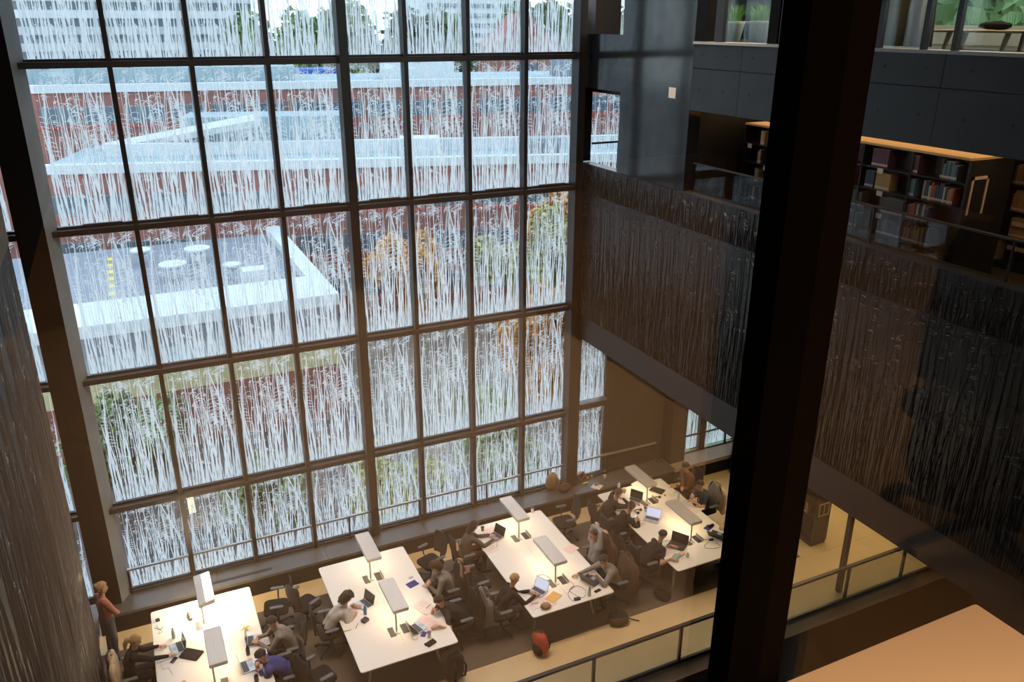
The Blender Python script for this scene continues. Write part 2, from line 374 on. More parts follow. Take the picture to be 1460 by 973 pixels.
# back wall right of the glass wall (lower storey) and its windows
sbox('wall_back', (11.05, 12.86, 0, .25, 0, 4.4), 'smooth_dark')
sbox('wall_pier', (12.86, 13.32, -.40, .25, .46, 4.4), 'smooth_dark')
sbox('wall_back_right', (15.2, 20, 0, .25, .46, 4.4), 'smooth_dark')
window(10.16, 11.0, .55, 2.4); window(10.16, 11.0, 2.62, 4.4)
trim(MB().box(10.1, 11.05, -.16, .05, 2.44, 2.58), 'frame_brown'); trim(MB().box(10.0, 10.16, -.30, .06, .46, 5.0), 'frame')
window(13.34, 14.0, .52, 3.0); window(14.2, 15.2, .52, 3.0); trim(MB().box(14.0, 14.2, -.1, .1, .46, 3.0), 'frame_brown')
sbox('wall_back_upper', (13.32, 15.2, 0, .25, 3.0, 4.4), 'smooth_dark')
r2 = thing('far_window_railing', 'short dark railing in front of the far right window', 'railing')
MB().box(13.34, 15.2, -.12, -.08, .96, 1.0).build('top_rail', 'frame', r2); MB().box(14.85, 14.9, -.12, -.08, .461, .96).build('post', 'frame', r2)
MB().box(13.34, 15.2, -.12, -.08, .47, .5).build('bottom_rail', 'frame', r2)

# right volume: wall plane x = 10.1
X = 10.1; T_ = 10.35
rw = bpy.data.objects.new('wall_right', None); COL.objects.link(rw); rw['kind'] = 'structure'
MB().box(X, T_, -14.9, -.02, 4.40, 4.96).build('smooth_band', 'smooth_dark', rw)
MB().box(X+.02, T_, -14.9, -.02, 4.96, 7.74).build('backing', 'black_wall', rw)
RR = reed_mesh('relief_reeds', 'relief', 1.10, 2.76, 5, 60, 330, ridge=.009, smin=.010, smax=.030, arch=False)
RR2 = reed_mesh('relief_reeds_high', 'relief', 1.10, .60, 8, 50, 70, ridge=.009, smin=.010, smax=.030, arch=False)
y = -.04
k = 0
while y > -14.8:
    y1 = y-1.118
    p = MB().box(X+.004, X+.022, y1+.006, y-.006, 4.965, 7.735).build('relief_panel', 'black_wall', rw)
    q = put('relief_reeds', RR, p, loc=(X+.003, y-.01, 4.97), rz=-math.pi/2, kind='stuff')
    p = MB().box(X+.004, X+.022, y1+.006, y-.006, 7.75, 8.345).build('relief_panel', 'black_wall', rw)
    q = put('relief_reeds', RR2, p, loc=(X+.003, y-.01, 7.75), rz=-math.pi/2, kind='stuff')
    y = y1; k += 1
MB().box(X+.02, T_, -14.9, -.02, 7.74, 8.36).build('backing', 'black_wall', rw)
# smooth storey wall between glass wall and gallery, with two openings
for b in ((-3.72, -1.52, 8.37, 13.8), (-.06, -.02, 8.37, 13.8), (-1.52, -.06, 9.9, 10.94)):
    MB().box(X, T_, b[0], b[1], b[2], b[3]).build('wall_slab', 'gloss_dark', rw)
MB().box(X-.005, T_, -3.30, -3.10, 9.92, 10.10).build('door_release_plate', 'table_white', rw)
# gallery: concrete spandrel made of cast panels with tie holes
y = -3.725
while y > -14.8:
    y1 = max(y-2.0, -14.9) if y < -3.73 else -4.93
    if k and y < -3.73: y1 = y-3.6
    for z0, z1 in ((9.77, 10.445), (10.455, 10.83)):
        MB().box(X, T_, y1+.004, y-.004, z0, z1).build('concrete_panel', 'concrete_dark', rw)
    y = y1
hm = MB().lathe([(.018, 0), (.018, .004)], n=10).mesh('tie_hole', 'seam')
for j in range(12):
    for zz in (10.12, 10.66):
        h = put('tie_hole', hm, rw, loc=(X-.001, -3.95-j*.62, zz)); h.rotation_euler = (0, -math.pi/2, 0)
MB().box(X-.03, T_, -14.9, -3.72, 10.83, 10.87).build('ledge_cap', 'ledge', rw)
MB().box(X-.02, T_, -14.9, -3.72, 8.35, 8.375).build('gallery_ledge', 'frame_brown', rw)
sbox('floor_upper_room', (T_, 20, -14.9, -.02, 9.80, 10.858), 'smooth_dark')
gf = struct('floor_gallery', MB().box(T_, 20, -14.9, -.02, 7.55, 7.85), 'smooth_dark')
MB().box(T_, 13.5, -14.9, -3.0, 7.85, 7.86).build('carpet_field', 'carpet', gf)
sbox('ceiling_overhang', (T_, 20, -14.9, -.02, 4.4, 4.5), 'smooth_dark')
gb = thing('gallery_glass_balustrade', 'clear glass balustrade standing on the parapet before the bookcases', 'railing')
y = -3.8
while y > -13:
    MB().box(X+.12, X+.132, y-1.95, y, 8.375, 8.86).build('glass_infill', 'rail_glass', gb); MB().box(X+.11, X+.14, y-1.975, y-1.955, 8.375, 8.87).build('post', 'frame', gb); y -= 2.0
MB().box(X+.105, X+.145, -13, -3.8, 8.86, 8.885).build('handrail', 'frame', gb)
sbox('wall_gallery_end', (T_, 14, -3.72, -3.62, 7.86, 9.8), 'case_black')
sbox('wall_gallery_back', (14.6, 14.8, -14.9, -3.62, 7.86, 9.8), 'near_wall')
# front glazing of the bright upper room
for i, yy in enumerate((-3.81, -5.68, -7.49, -8.16, -8.59, -9.9, -11.2)):
    trim(MB().box(X+.02, X+.08, yy-.035, yy+.035, 10.87, 13.8), 'frame')
trim(MB().box(X+.0, X+.3, -4.02, -3.72, 10.87, 13.8), 'column_black'); trim(MB().box(X+.02, X+.1, -4.4, -4.2, 10.87, 13.8), 'case_black'); trim(MB().box(X+.02, X+.1, -5.68, -5.44, 10.87, 13.8), 'column_black')
def pane_x(x, y0, y1, z0, z1, m):
    global NW; NW += 1
    return struct('window_%d' % NW, MB().box(x, x+.012, y0, y1, z0, z1), m)
pane_x(X+.05, -12, -4.2, 10.88, 13.8, 'gallery_glass')
# facade beyond the wall at the two upper storeys
window(10.4, 11.7, 7.95, 9.75); sbox('wall_corridor_end', (11.75, 14, -.02, .2, 7.85, 13.8), 'concrete_dark')
window(11.0, 11.7, 10.75, 13.3); sbox('wall_corridor_panel', (T_, 10.98, -.02, .2, 10.7, 13.8), 'case_black')
r3 = thing('corridor_railing', 'thin railing across the upper corner window beside the glass wall', 'railing')
MB().box(T_, 12.5, -.12, -.09, 8.72, 8.76).build('top_rail', 'frame', r3); MB().box(11.0, 11.04, -.12, -.09, 7.86, 8.72).build('post', 'frame', r3)
sbox('wall_corridor_side', (12.5, 12.6, -3.6, 0, 7.86, 9.8), 'concrete_dark')
sbox('wall_upper_side', (12.6, 12.7, -3.6, 0, 10.7, 13.8), 'concrete_dark')

# left volume with carved reeds
lw = bpy.data.objects.new('wall_left', None); COL.objects.link(lw); lw['kind'] = 'structure'
LX = -.445
MB().box(LX-2.5, LX-.02, -14.9, -2.2, -3, 13.8).build('backing', 'left_wall', lw)
RL = reed_mesh('carved_reeds', 'relief_left', 2.5, 5.6, 21, 62, 170, ridge=.012, smin=.010, smax=.042, arch=False)
for zz in (-3, 2.6, 8.2):
    yy = -2.2
    while yy > -14.8:
        y0 = max(yy-2.5, -14.9)
        p = MB().box(LX-.02, LX-.004, y0+.004, yy-.004, zz+.003, zz+5.597).build('relief_panel', 'left_wall', lw)
        put('carved_reeds', RL, p, loc=(LX-.003, y0, zz), rz=math.pi/2, kind='stuff')
        yy -= 2.5
sbox('wall_left_far', (-2.2, -1.9, -2.2, .2, -.3, 13.8), 'left_wall')
fl2 = sbox('floor_side', (-1.9, -.6, -2.2, .1, -.3, 0), 'carpet')
# shell
sbox('ceiling', (-3, 20, -15.0, .3, 13.8, 14.1), 'smooth_dark')
sbox('wall_far_right', (20, 20.3, -15, .3, -.3, 4.4), 'near_wall')
sbox('wall_void_back', (-6, 20, -15.2, -15.0, -7, 9.5), 'near_wall')
sbox('wall_void_right', (17, 20, -15, -6.3, -7, 4.4), 'near_wall')
sbox('floor_void', (-6, 20, -15, -6.3, -7.2, -7), 'carpet')

# ---------------------------------------------------------------- the room the photograph is taken from
nf = struct('floor_near_room', MB().box(.3, 8, -23, -15.02, 9.4, 9.6), 'near_wood')
sbox('ceiling_near_room', (-4, 8, -23, -14.9, 13.0, 13.2), 'near_wall')
sbox('wall_near_back', (-4, 8, -23.2, -23, 9.4, 13.2), 'near_wall'); sbox('wall_near_left', (.30, .50, -23, -15, 9.4, 13.2), 'left_wall'); sbox('wall_near_right', (8, 8.2, -23, -15, 9.4, 13.2), 'near_wall')
NW += 1; struct('window_%d' % NW, MB().box(-3.9, 7.9, -14.962, -14.954, 9.6, 13.0), 'near_glass')
trim(MB().box(1.704, 1.752, -15.0, -14.965, 9.6, 13.0), 'post_black'); trim(MB().box(1.752, 1.785, -15.0, -14.965, 9.6, 13.0), 'post_brown')
nt1 = thing('near_table', 'cream table in warm light at the bottom right, pushed against the near glass', 'table', (1.5, -15.7, 9.6))
MB().rbox(-.70, .63, -.95, .692, .80, .838, .004).build('tabletop', 'near_table', nt1)
for sx in (-.6, .55):
    for sy in (-.85, .55): MB().tube([(sx, sy, 0), (sx, sy, .80)], .025).build('leg', 'metal_grey', nt1)
# ---------------------------------------------------------------- outside
def outside():
    struct('ground', MB().box(-150, 250, 1.0, 400, -9.3, -9), 'asphalt')
    struct('ground_paving', MB().box(11, 40, 6, 40, -9.0, -8.95), 'paving')
    struct('hills_field', MB().box(0, 60, 92, 104, -9.0, 3.9), 'grass_field')
    # long red brick building, turned a little from the facade
    def brick_building(label, p0, ang, L, D, zt, zb, rows, name='brick_building', wstep=3.2, roofm='roof_pale'):
        b = thing(name, label, 'building', (p0[0], p0[1], 0), ang)
        MB().box(0, L, 0, D, zb, zt-.5).build('wall', 'red_brick', b)
        MB().box(-.15, L+.15, -.15, .5, zt-.5, zt+.1).build('roof_edge', 'white_metal', b)
        MB().box(0, L, .5, D, zt-.5, zt-.25).build('roof', roofm, b)
        fm = MB().box(0, 2.7, -.05, .02, 0, 1.35).mesh('window', 'grey_wall'); pm = MB().box(.08, 1.3, -.08, -.05, .08, 1.27).box(1.4, 2.62, -.08, -.05, .08, 1.27).mesh('pane', 'window_dark')
        for z in rows:
            MB().box(0, L, -.10, -.0, z-.35, z-.15).build('sill_band', 'red_frame', b)
            n = int(L/wstep)
            for i in range(n):
                wn = put('window', fm, b, loc=(.6+i*wstep+random.uniform(-.15, .15), 0, z)); put('pane', pm, wn)
        return b
    a1 = math.atan2(-10, 34)
    b = brick_building('long red brick building with a pale flat roof and rows of windows, across the street', (-4, 47.2), a1, 62, 12, 2.1, -9, (-1.2, -4.4, -7.6))
    MB().box(3, 52, 5.5, 6.0, 1.85, 2.75).build('roof_screen', 'white_metal', b); MB().box(8, 20, 7, 11, 1.85, 4.4).build('plant_room', 'roof_pale', b)
    MB().box(24, 27, 3, 5, 1.85, 3.1).build('roof_box', 'white_metal', b); MB().box(33, 36, 2.6, 4.2, 1.85, 3.0).build('roof_box', 'grey_wall', b)
    MB().tube([(2, 9, 2), (14, 4, 4.5)], .5, 6).build('duct', 'white_metal', b)
    b = brick_building('second red brick block behind, with a pale blue roof and dark windows', (-14, 62), a1*.6, 90, 16, 6.3, -9, (3.4,), 'brick_block')
    MB().box(4, 30, 4, 12, 6.0, 7.4).build('roof_plant', 'roof_pale', b); MB().box(38, 44, 3, 9, 6.0, 8.2).build('roof_box', 'white_metal', b); MB().box(55, 61, 4, 9, 6.0, 7.8).build('roof_box', 'grey_wall', b)
    b = thing('red_gable_house', 'small red gabled building at the far right beyond the pale roofs', 'building', (46, 84, 0))
    g = MB(); g.add([(0, 0, 0), (9, 0, 0), (9, 6, 0), (0, 6, 0), (0, 0, 8), (9, 0, 8), (9, 6, 8), (0, 6, 8), (4.5, 0, 12), (4.5, 6, 12)],
        [(0, 3, 2, 1), (0, 1, 5, 8, 4), (2, 3, 7, 9, 6), (1, 2, 6, 5), (3, 0, 4, 7), (4, 8, 9, 7), (5, 6, 9, 8)]); g.build('wall', 'red_brick', b)
    MB().box(3, 6, -.1, 0, 3, 6).build('window', 'window_dark', b)
    # office slab with ribbon windows
    o = thing('office_building', 'large grey office slab with ribbon windows filling the upper left', 'building', (-90, 150, 0))
    MB().box(0, 117, 0, 20, -9, 34).build('wall', 'grey_wall', o)
    for i in range(13): MB().box(0, 117, -.5, 0, 2.2+i*2.6, 3.5+i*2.6).build('window_band', 'window_dark', o); MB().box(0, 117, -.7, 0, 3.5+i*2.6, 4.8+i*2.6).build('spandrel_band', 'white_metal' if i % 3 == 0 else 'office_band', o)
    o = thing('white_tower', 'distant white office block above the trees', 'building', (96, 250, 0))
    MB().box(0, 34, 0, 20, -9, 20).build('wall', 'white_metal', o)
    for i in range(6): MB().box(1, 33, -.4, 0, 3+i*3, 4.2+i*3).build('window_band', 'window_dark', o)
    s = thing('blue_roofed_shed', 'low shed with a bright blue roof at the edge of the field', 'shed', (15, 93.5, 0)); MB().box(0, 12, -2, 2, 3.9, 5).build('wall', 'white_metal', s); MB().box(-.4, 12.4, -2.4, 2.4, 5, 5.5).build('roof', 'blue_roof', s)
    # courtyard building with the white roof edge
    c = thing('low_white_roofed_building', 'low building with a white roof rim and yellow brick wall just outside at the left', 'building', (0, 0, 0))
    MB().box(-12, 10.2, 25.2, 41, -9, -2.85).build('wall', 'yellow_brick', c)
    MB().box(-12, 10.25, 25.12, 25.19, -9, -6.0).build('lower_wall', 'dark_brick', c)
    MB().box(-12, 10.4, 24.9, 28.7, -2.6, -2.0).build('roof_rim', 'white_metal', c); MB().box(9.5, 10.4, 28.7, 41.5, -2.6, -2.0).build('roof_rim', 'white_metal', c)
    MB().box(-12, 9.5, 28.7, 41.5, -2.8, -2.5).build('roof', 'grey_wall', c)
    MB().box(-12, 10.3, 25.0, 25.2, -3.6, -2.6).build('fascia', 'grey_wall', c); MB().box(-12, 10.3, 25.05, 25.2, -4.6, -3.6).build('glass_band', 'blue_plastic' if 0 else 'roof_pale', c)
    for i in range(14): MB().box(-11.5+i*1.55, -11.42+i*1.55, 25.0, 25.1, -4.6, -3.6).build('glazing_bar', 'white_metal', c)
    for x, y, rr in ((3.0, 33, .75), (4.6, 36, .75), (1.5, 37, .6), (6.0, 31.5, .5)):
        MB().lathe([(rr*.2, 0), (rr*.25, .5), (rr, .8), (rr, .9), (rr*.9, .92)], (x, y, -2.5), 18).build('roof_vent', 'white_metal', c)
    MB().box(6.3, 7.6, 29.2, 30.2, -2.5, -1.5).build('roof_box', 'white_metal', c)
    for i in range(7): MB().box(-.4, -.1, 29.5+i*1.5, 30.2+i*1.5, -2.5, -2.46).build('yellow_mark', 'yellow_plastic', c)
    # trees
    def leaves(n, rx, rz, zc, rd, sz):
        vs = []; fs = []
        cl = [(rd.gauss(0, .45), rd.gauss(0, .45), rd.gauss(0, .4)) for _ in range(9)]
        for i in range(n):
            c = rd.choice(cl); p = Vector((rd.gauss(0, 1), rd.gauss(0, 1), rd.gauss(0, 1))).normalized()*rd.uniform(.2, .5)
            p = Vector(((c[0]+p.x)*rx, (c[1]+p.y)*rx, zc+(c[2]+p.z)*rz)); a = Vector((rd.gauss(0, 1), rd.gauss(0, 1), rd.gauss(0, 1))).normalized(); bb = a.orthogonal().normalized()*sz*.6; a = a*sz
            k = len(vs); vs += [p-a, p+bb, p+a, p-bb]; fs.append((k, k+1, k+2, k+3))
        me = bpy.data.meshes.new('foliage'); me.from_pydata(vs, [], fs); return me
    ORD = 'first second third fourth fifth sixth seventh eighth ninth tenth eleventh twelfth thirteenth fourteenth fifteenth sixteenth seventeenth eighteenth nineteenth twentieth'.split()+['twenty-'+w_ for w_ in 'first second third fourth fifth sixth seventh eighth ninth'.split()]+['thirtieth']
    globals()['ORD'] = ORD
    rd = random.Random(4); protos = {}
    def tree(x, y, h, m, label, zb=-9):
        if m not in protos:
            f = leaves(5200, 3.0, 3.6, 5.2, rd, .24); f.materials.append(M[m])
            tr = MB().tube([(0, 0, 0), (.1, 0, 2.5), (0, .1, 6)], [.28, .2, .08], 7).tube([(.05, 0, 2.6), (1.3, .4, 5)], [.12, .04], 6).tube([(.05, 0, 2.9), (-1.2, -.5, 5.4)], [.12, .04], 6).mesh('trunk', 'bark')
            protos[m] = (f, tr)
        t = thing('tree', label, 'tree', (x, y, zb), rd.uniform(0, 6), 'trees outside the glass wall'); k = h/8.5; t.scale = (k, k, k)
        put('foliage', protos[m][0], t, kind='stuff'); put('trunk', protos[m][1], t)
    for i in range(14): tree(29+i*9.0+rd.uniform(-1, 1), 112+(i % 2)*12, rd.uniform(22, 25), 'leaf_dark' if i % 3 else 'leaf_green', 'dark green tree in the belt along the horizon, %s from the left' % ORD[i])
    for x, y, h, m, l in ((20, 20, 7.5, 'leaf_orange', 'orange autumn tree nearest the glass wall at the right'), (24, 31, 8, 'leaf_yellow', 'yellow-green autumn tree before the red building at the right'),
        (29, 34, 8.5, 'leaf_orange', 'orange autumn tree further right before the red building'), (14.5, 13, 5.5, 'leaf_green', 'green tree low behind the right panes'), (9, 12, 4.5, 'leaf_yellow', 'yellowing bush-like tree low behind the middle panes'),
        (18, 36, 6.5, 'leaf_orange', 'small orange tree against the red brick wall'), (4, 14, 4.5, 'leaf_green', 'green tree below the yellow brick wall'), (-1, 18, 6.5, 'leaf_green', 'green tree at the left below the white roof'),
        (26, 22, 9, 'leaf_yellow', 'tall yellow-green tree seen at the right edge of the glass wall'), (44, 27, 25, 'leaf_green', 'tall green tree behind the potted grasses'), (56, 25, 26, 'leaf_dark', 'dark tall tree outside the upper room'), (51, 17, 25, 'leaf_green', 'tall tree beyond the bright upper room'), (38, 8, 25, 'leaf_green', 'second tall tree beyond the bright upper room'), (33, 26, 9, 'leaf_green', 'tall green tree beyond the corner windows'), (22, 9, 8.5, 'leaf_green', 'leafy tree just outside the lower corner windows')):
        tree(x, y, h, m, l)
outside()

# ---------------------------------------------------------------- tables and table lamps
TX = [(0.385, 2.20), (3.56, 5.37), (6.87, 8.66), (10.165, 11.97)]; TY0, TY1 = -4.46, -1.25; TH = .74
tn = ['leftmost white study table, the one under the brightly glowing lamp', 'second white study table from the left, with a blue bottle and spread notebooks', 'third white study table from the left, beside the red backpack', 'white study table at the right with four laptops and headphones']
for i, (x0, x1) in enumerate(TX):
    t = thing('study_table', tn[i], 'table', ((x0+x1)/2, (TY0+TY1)/2, 0), 0, 'white study tables in a row'); hw, hl = (x1-x0)/2, (TY1-TY0)/2
    MB().rbox(-hw, hw, -hl, hl, TH-.024, TH, .05).build('tabletop', 'table_white', t)
    MB().rbox(-hw+.012, hw-.012, -hl+.012, hl-.012, TH-.034, TH-.0245, .05).build('edge_band', 'table_edge', t)
    MB().box(-.002, .002, -hl+.3, hl-.3, TH, TH+.0012).build('centre_joint', 'table_edge', t)
    for sx in (-1, 1):
        for sy in (-1, 1): MB().tube([(sx*(hw-.35), sy*(hl-.55), TH-.05), (sx*(hw-.22), sy*(hl-.40), 0)], [.035, .022]).build('leg', 'metal_grey', t)
    MB().box(-.12, .12, -hl+.5, hl-.5, TH-.16, TH-.05).build('cable_tray', 'black_plastic', t)
    for sy in (2.855-2.02, 2.855-3.70):
        MB().box(-.17, -.06, sy-.14, sy+.12, TH, TH+.004).build('socket_hatch', 'black_plastic', t)
        MB().box(.07, .19, sy-.14, sy+.12, TH, TH+.004).build('socket_hatch', 'black_plastic', t)
        MB().box(.20, .21, sy-.14, sy+.12, TH, TH+.07).build('hatch_flap', 'metal_grey', t)
def lamp(cx, y, strong, label):
    t = thing('table_lamp', label, 'lamp', (cx, y, TH+.001), 0, 'long flat table lamps')
    MB().rbox(-.05, .05, -.10, .07, 0, .012, .02).build('base', 'metal_grey', t)
    MB().tube([(0, 0, .01), (0, .01, .44)], .017, 10).build('post', 'lamp_grey', t)
    Tm = Matrix.Translation((.10, .47, .41)) @ Matrix.Rotation(R(9) if strong else 0, 4, 'Y').inverted()
    h = MB().rbox(-.15, .15, -.50, .46, -.02, .055, .025, Tm).build('lamp_head', 'lamp_grey', t)
    MB().box(-.13, .13, -.46, .44, -.026, -.021, Tm).build('diffuser', 'lamp_glow_strong' if strong else 'lamp_glow', h)
    if strong: MB().box(.0, .146, -.45, .41, .0555, .058, Tm).build('upper_glow_strip', 'lamp_glow_strong', h)  # glowing strip added for the bright right half of the lamp head
    l = bpy.data.lights.new('lamp_light', 'AREA'); l.shape = 'RECTANGLE'; l.size = .24; l.size_y = .85; l.energy = 80 if strong else 3.2; l.color = (1, .70, .40) if not strong else (1, .74, .42)
    lo = bpy.data.objects.new('lamp_light', l); COL.objects.link(lo); lo.parent = t; lo.location = (.10, .47, .37)
pos = ['far', 'near']
names = ['leftmost', 'second', 'third', 'rightmost']
for i, (x0, x1) in enumerate(TX):
    for j, y in enumerate((-2.02, -3.70)):
        st = (i == 0 and j == 0)
        lamp((x0+x1)/2-.02, y, st, 'brightly glowing table lamp at the far end of the leftmost table' if st else 'grey flat-headed lamp at the %s end of the %s study table' % (pos[j], names[i]))

# ---------------------------------------------------------------- office chairs
def make_chair():
    t = thing('office_chair', 'x', 'chair', (0, 0, 0), 0, 'black office chairs at the study tables')
    for k in range(5):
        a = R(72*k+18); c_, s_ = math.cos(a), math.sin(a)
        MB().tube([(.03*c_, .03*s_, .10), (.30*c_, .30*s_, .065)], [.028, .018], 6).build('base_leg', 'black_plastic', t)
        MB().tube([(.31*c_-.02*s_, .31*s_+.02*c_, .032), (.31*c_+.02*s_, .31*s_-.02*c_, .032)], .03, 10).build('caster', 'black_plastic', t)
    MB().tube([(0, 0, .09), (0, 0, .42)], [.03, .022], 8).build('gas_column', 'black_plastic', t)
    MB().rbox(-.24, .24, -.22, .25, .42, .485, .10, n=4).build('seat', 'black_fabric', t, True)
    g = MB(); n = 9
    for k in range(n):
        f = k/(n-1); z = .56+.50*f; wv = .205*(1-.25*(abs(f-.45)*1.3)**2); y = -.25-.035*math.sin(f*3.1)-.06*f
        if k in (0, n-1): wv *= .82
        for yy in (0, -.022):
            for q in range(5): u = q/2-1; g.v.append((u*wv, y+yy+.045*u*u, z))
    for k in range(n-1):
        for s_ in range(2):
            for q in range(4):
                a = k*10+s_*5+q; f = (a, a+1, a+11, a+10); g.f.append(f if s_ == 0 else f[::-1]); g.mi.append(0)
    for k in range(n-1):
        a = k*10; g.f += [(a+5, a, a+10, a+15), (a+4, a+9, a+19, a+14)]; g.mi += [0, 0]
    for q in range(4): g.f += [(q+5, q+6, q+1, q), ((n-1)*10+q, (n-1)*10+q+1, (n-1)*10+q+6, (n-1)*10+q+5)]; g.mi += [0, 0]
    g.build('backrest', 'mesh_back', t, True)
    MB().tube([(0, -.05, .40), (0, -.27, .45), (0, -.31, .78)], [.03, .028, .02], 6).build('back_support', 'black_plastic', t)
    for sx in (-1, 1):
        a = MB().tube([(sx*.22, -.02, .44), (sx*.29, -.02, .50), (sx*.30, -.03, .67)], .015, 6).build('armrest', 'black_plastic', t)
        MB().rbox(sx*.30-.04, sx*.30+.04, -.15, .11, .67, .70, .035).build('arm_pad', 'grey_pad', a)
    return t
chair0 = make_chair(); used = [False]
def chair(x, y, rz, label):
    if not used[0]: used[0] = True; chair0.location = (x, y, 0); chair0.rotation_euler = (0, 0, rz); chair0['label'] = label; return chair0
    return dup(chair0, (x, y, 0), rz, label)

# ---------------------------------------------------------------- people
DG = bpy.context.evaluated_depsgraph_get
def remesh(mb, vox, it=5, fac=.5):
    me = mb.mesh('tmp'); o = bpy.data.objects.new('tmp', me); COL.objects.link(o)
    m = o.modifiers.new('r', 'REMESH'); m.mode = 'VOXEL'; m.voxel_size = vox
    s = o.modifiers.new('s', 'SMOOTH'); s.iterations = it; s.factor = fac
    dg = bpy.context.evaluated_depsgraph_get(); e = o.evaluated_get(dg); r = bpy.data.meshes.new_from_object(e)
    bpy.data.objects.remove(o); bpy.data.meshes.remove(me); return r
def cone(mb, a, b, ra, rb, n=10):
    a, b = Vector(a), Vector(b); d = (b-a); L = d.length or 1e-5; d /= L; pts = []; rs = []
    for t in (-.98, -.7, -.3): pts.append(a+d*ra*t); rs.append(ra*math.sqrt(1-t*t))
    pts.append(a); rs.append(ra); pts.append(b); rs.append(rb)
    for t in (.3, .7, .98): pts.append(b+d*rb*t); rs.append(rb*math.sqrt(1-t*t))
    mb.tube(pts, rs, n)
def ik(sh, h, la, lb, pole):
    d = h-sh; L = min(d.length, (la+lb)*.995); d = d.normalized(); h = sh+d*L
    a = (la*la-lb*lb+L*L)/(2*L); hh = math.sqrt(max(0, la*la-a*a)); p = pole-d*pole.dot(d); p.normalize()
    return sh+d*a+p*hh, h
def person(label, head, face, top, bottom, hairc, hair='short', H1=None, H2=None, lean=.3, look=35, turn=0, tilt=0, short=False, stand=False, pants=None, collar=False, grip=.4, wide=1.1, group='people studying at the tables'):
    """head: world xyz of the head centre; face: direction the body faces (radians, 0 = +y); H1, H2: world targets of left and right hand"""
    hd = Vector(head); zp = .93 if stand else .535; tor = .74 if not stand else .735
    fw = Vector((-math.sin(face), math.cos(face), 0)); base = hd-fw*lean; base.z = 0
    r = thing('person', label, 'person', base, face, group)
    inv = Matrix.Rotation(-face, 3, 'Z')
    loc = lambda w_: inv @ (Vector(w_)-base)
    Hd = loc(hd); P = Vector((0, 0, zp)); N = Hd-Vector((0, .035+.05*lean, .165)); C = (P+N)/2+Vector((0, -.05 if not stand else -.01, .02))
    C2 = P.lerp(N, .78)+Vector((0, -.045 if not stand else -.01, 0)); caps = []
    def cap(a, b, ra, rb, m): caps.append((Vector(a), Vector(b), ra, rb, m))
    for sx in (-.07, .07):
        cap(P+Vector((sx*.9, 0, .03)), C+Vector((sx, 0, 0)), .105*wide, .095*wide, top); cap(C+Vector((sx, 0, 0)), C2+Vector((sx*1.25, 0, -.02)), .098*wide, .092*wide, top)
    cap(C, C2, .12*wide, .11*wide, top)
    S1 = [N+Vector((sx*.165*wide, -.015, -.055)) for sx in (-1, 1)]
    cap(S1[0], S1[1], .058, .058, top); cap(N+Vector((0, -.01, -.05)), N+Vector((0, .01, .0)), .07, .055, top); cap(N-Vector((0, 0, .02)), Hd+Vector((0, -.015, -.05)), .050, .048, 'skin')
    if collar:
        for k in range(6): a = R(k*60); cap(N+Vector((.06*math.cos(a), -.02+.06*math.sin(a), .0)), N+Vector((.06*math.cos(a+1), -.02+.06*math.sin(a+1), .01)), .026, .026, top)
    # legs
    for sx in (-1, 1):
        hip = P+Vector((sx*.09, .0, -.02))
        if stand: kn = Vector((sx*.10, .02, .50)); an = Vector((sx*.11, -.02, .09))
        else: kn = Vector((sx*.13, .42, .52)); an = Vector((sx*.13, .36+.04*sx, .09))
        cap(hip, kn, .092, .064, bottom); cap(kn, an, .062, .042, bottom); cap(an+Vector((0, -.03, -.045)), an+Vector((sx*.02, .15, -.055)), .037, .032, 'shoe')
    cap(P+Vector((-.07, 0, 0)), P+Vector((.07, 0, 0)), .11, .11, bottom)
    # arms
    hands = []
    for sx, T, sh in ((-1, H1, S1[0]), (1, H2, S1[1])):
        tgt = loc(T[:3]) if T is not None else Vector((sx*.16, .34, .60)); up = len(T) > 3 and T[3] == 'up' if T is not None else False
        pole = Vector((sx*.7, .2, .2)) if up else Vector((sx*.55, -.45, -.7))
        if T is not None and len(T) > 3 and T[3] == 'elbow': pole = Vector((sx*.25, .35, -1))
        if T is not None and len(T) > 3 and T[3] == 'fold': pole = Vector((sx, .1, -.4))
        el, wr = ik(sh, tgt, .29, .255, pole)
        fm = 'skin' if short else top
        mid = sh.lerp(el, .65)
        ab = 1 if short else 1.16; cap(sh, mid, .060*ab, .050*ab, top); cap(mid, el, .048*ab, .042*ab, fm); cap(el, wr, .043*ab, .029*ab, fm)
        d = (wr-el).normalized(); hv = d.copy()
        if T is not None and not up and not (len(T) > 3): hv = Vector((d.x, d.y, min(d.z, -.05)*.3)).normalized()
        nrm = Vector((0, 0, 1)) if abs(hv.z) < .8 else Vector((0, 1, 0)); sd = hv.cross(nrm).normalized(); nn = sd.cross(hv)
        for q in (-.022, 0, .022): cap(wr+sd*q*.7+hv*.01, wr+hv*.085+sd*q, .016, .014, 'skin')
        cap(wr-d*.03, wr+hv*.02, .027, .024, 'skin')
        hands.append((wr, hv, sd, nn, sx))
    mb = MB()
    for a, b, ra, rb, m in caps: cone(mb, a, b, ra, rb)
    Hm = Matrix.Rotation(R(turn), 4, 'Z') @ Matrix.Rotation(R(-look), 4, 'X') @ Matrix.Rotation(R(tilt), 4, 'Y')
    hm = lambda v: Hd+Hm.to_3x3() @ Vector(v)
    mb.ell(Hd+Hm.to_3x3() @ Vector((0, -.008, .03)), (.074, .092, .090), Hm, 14, 10); mb.ell(hm((0, .022, -.035)), (.056, .066, .078), Hm, 12, 8)
    cone(mb, hm((0, .085, .008)), hm((0, .103, -.022)), .008, .013, 8)
    for sx in (-1, 1): mb.ell(hm((sx*.076, -.005, -.005)), (.012, .022, .032), Hm, 8, 6)
    me = remesh(mb, .0125)
    names_ = []; 
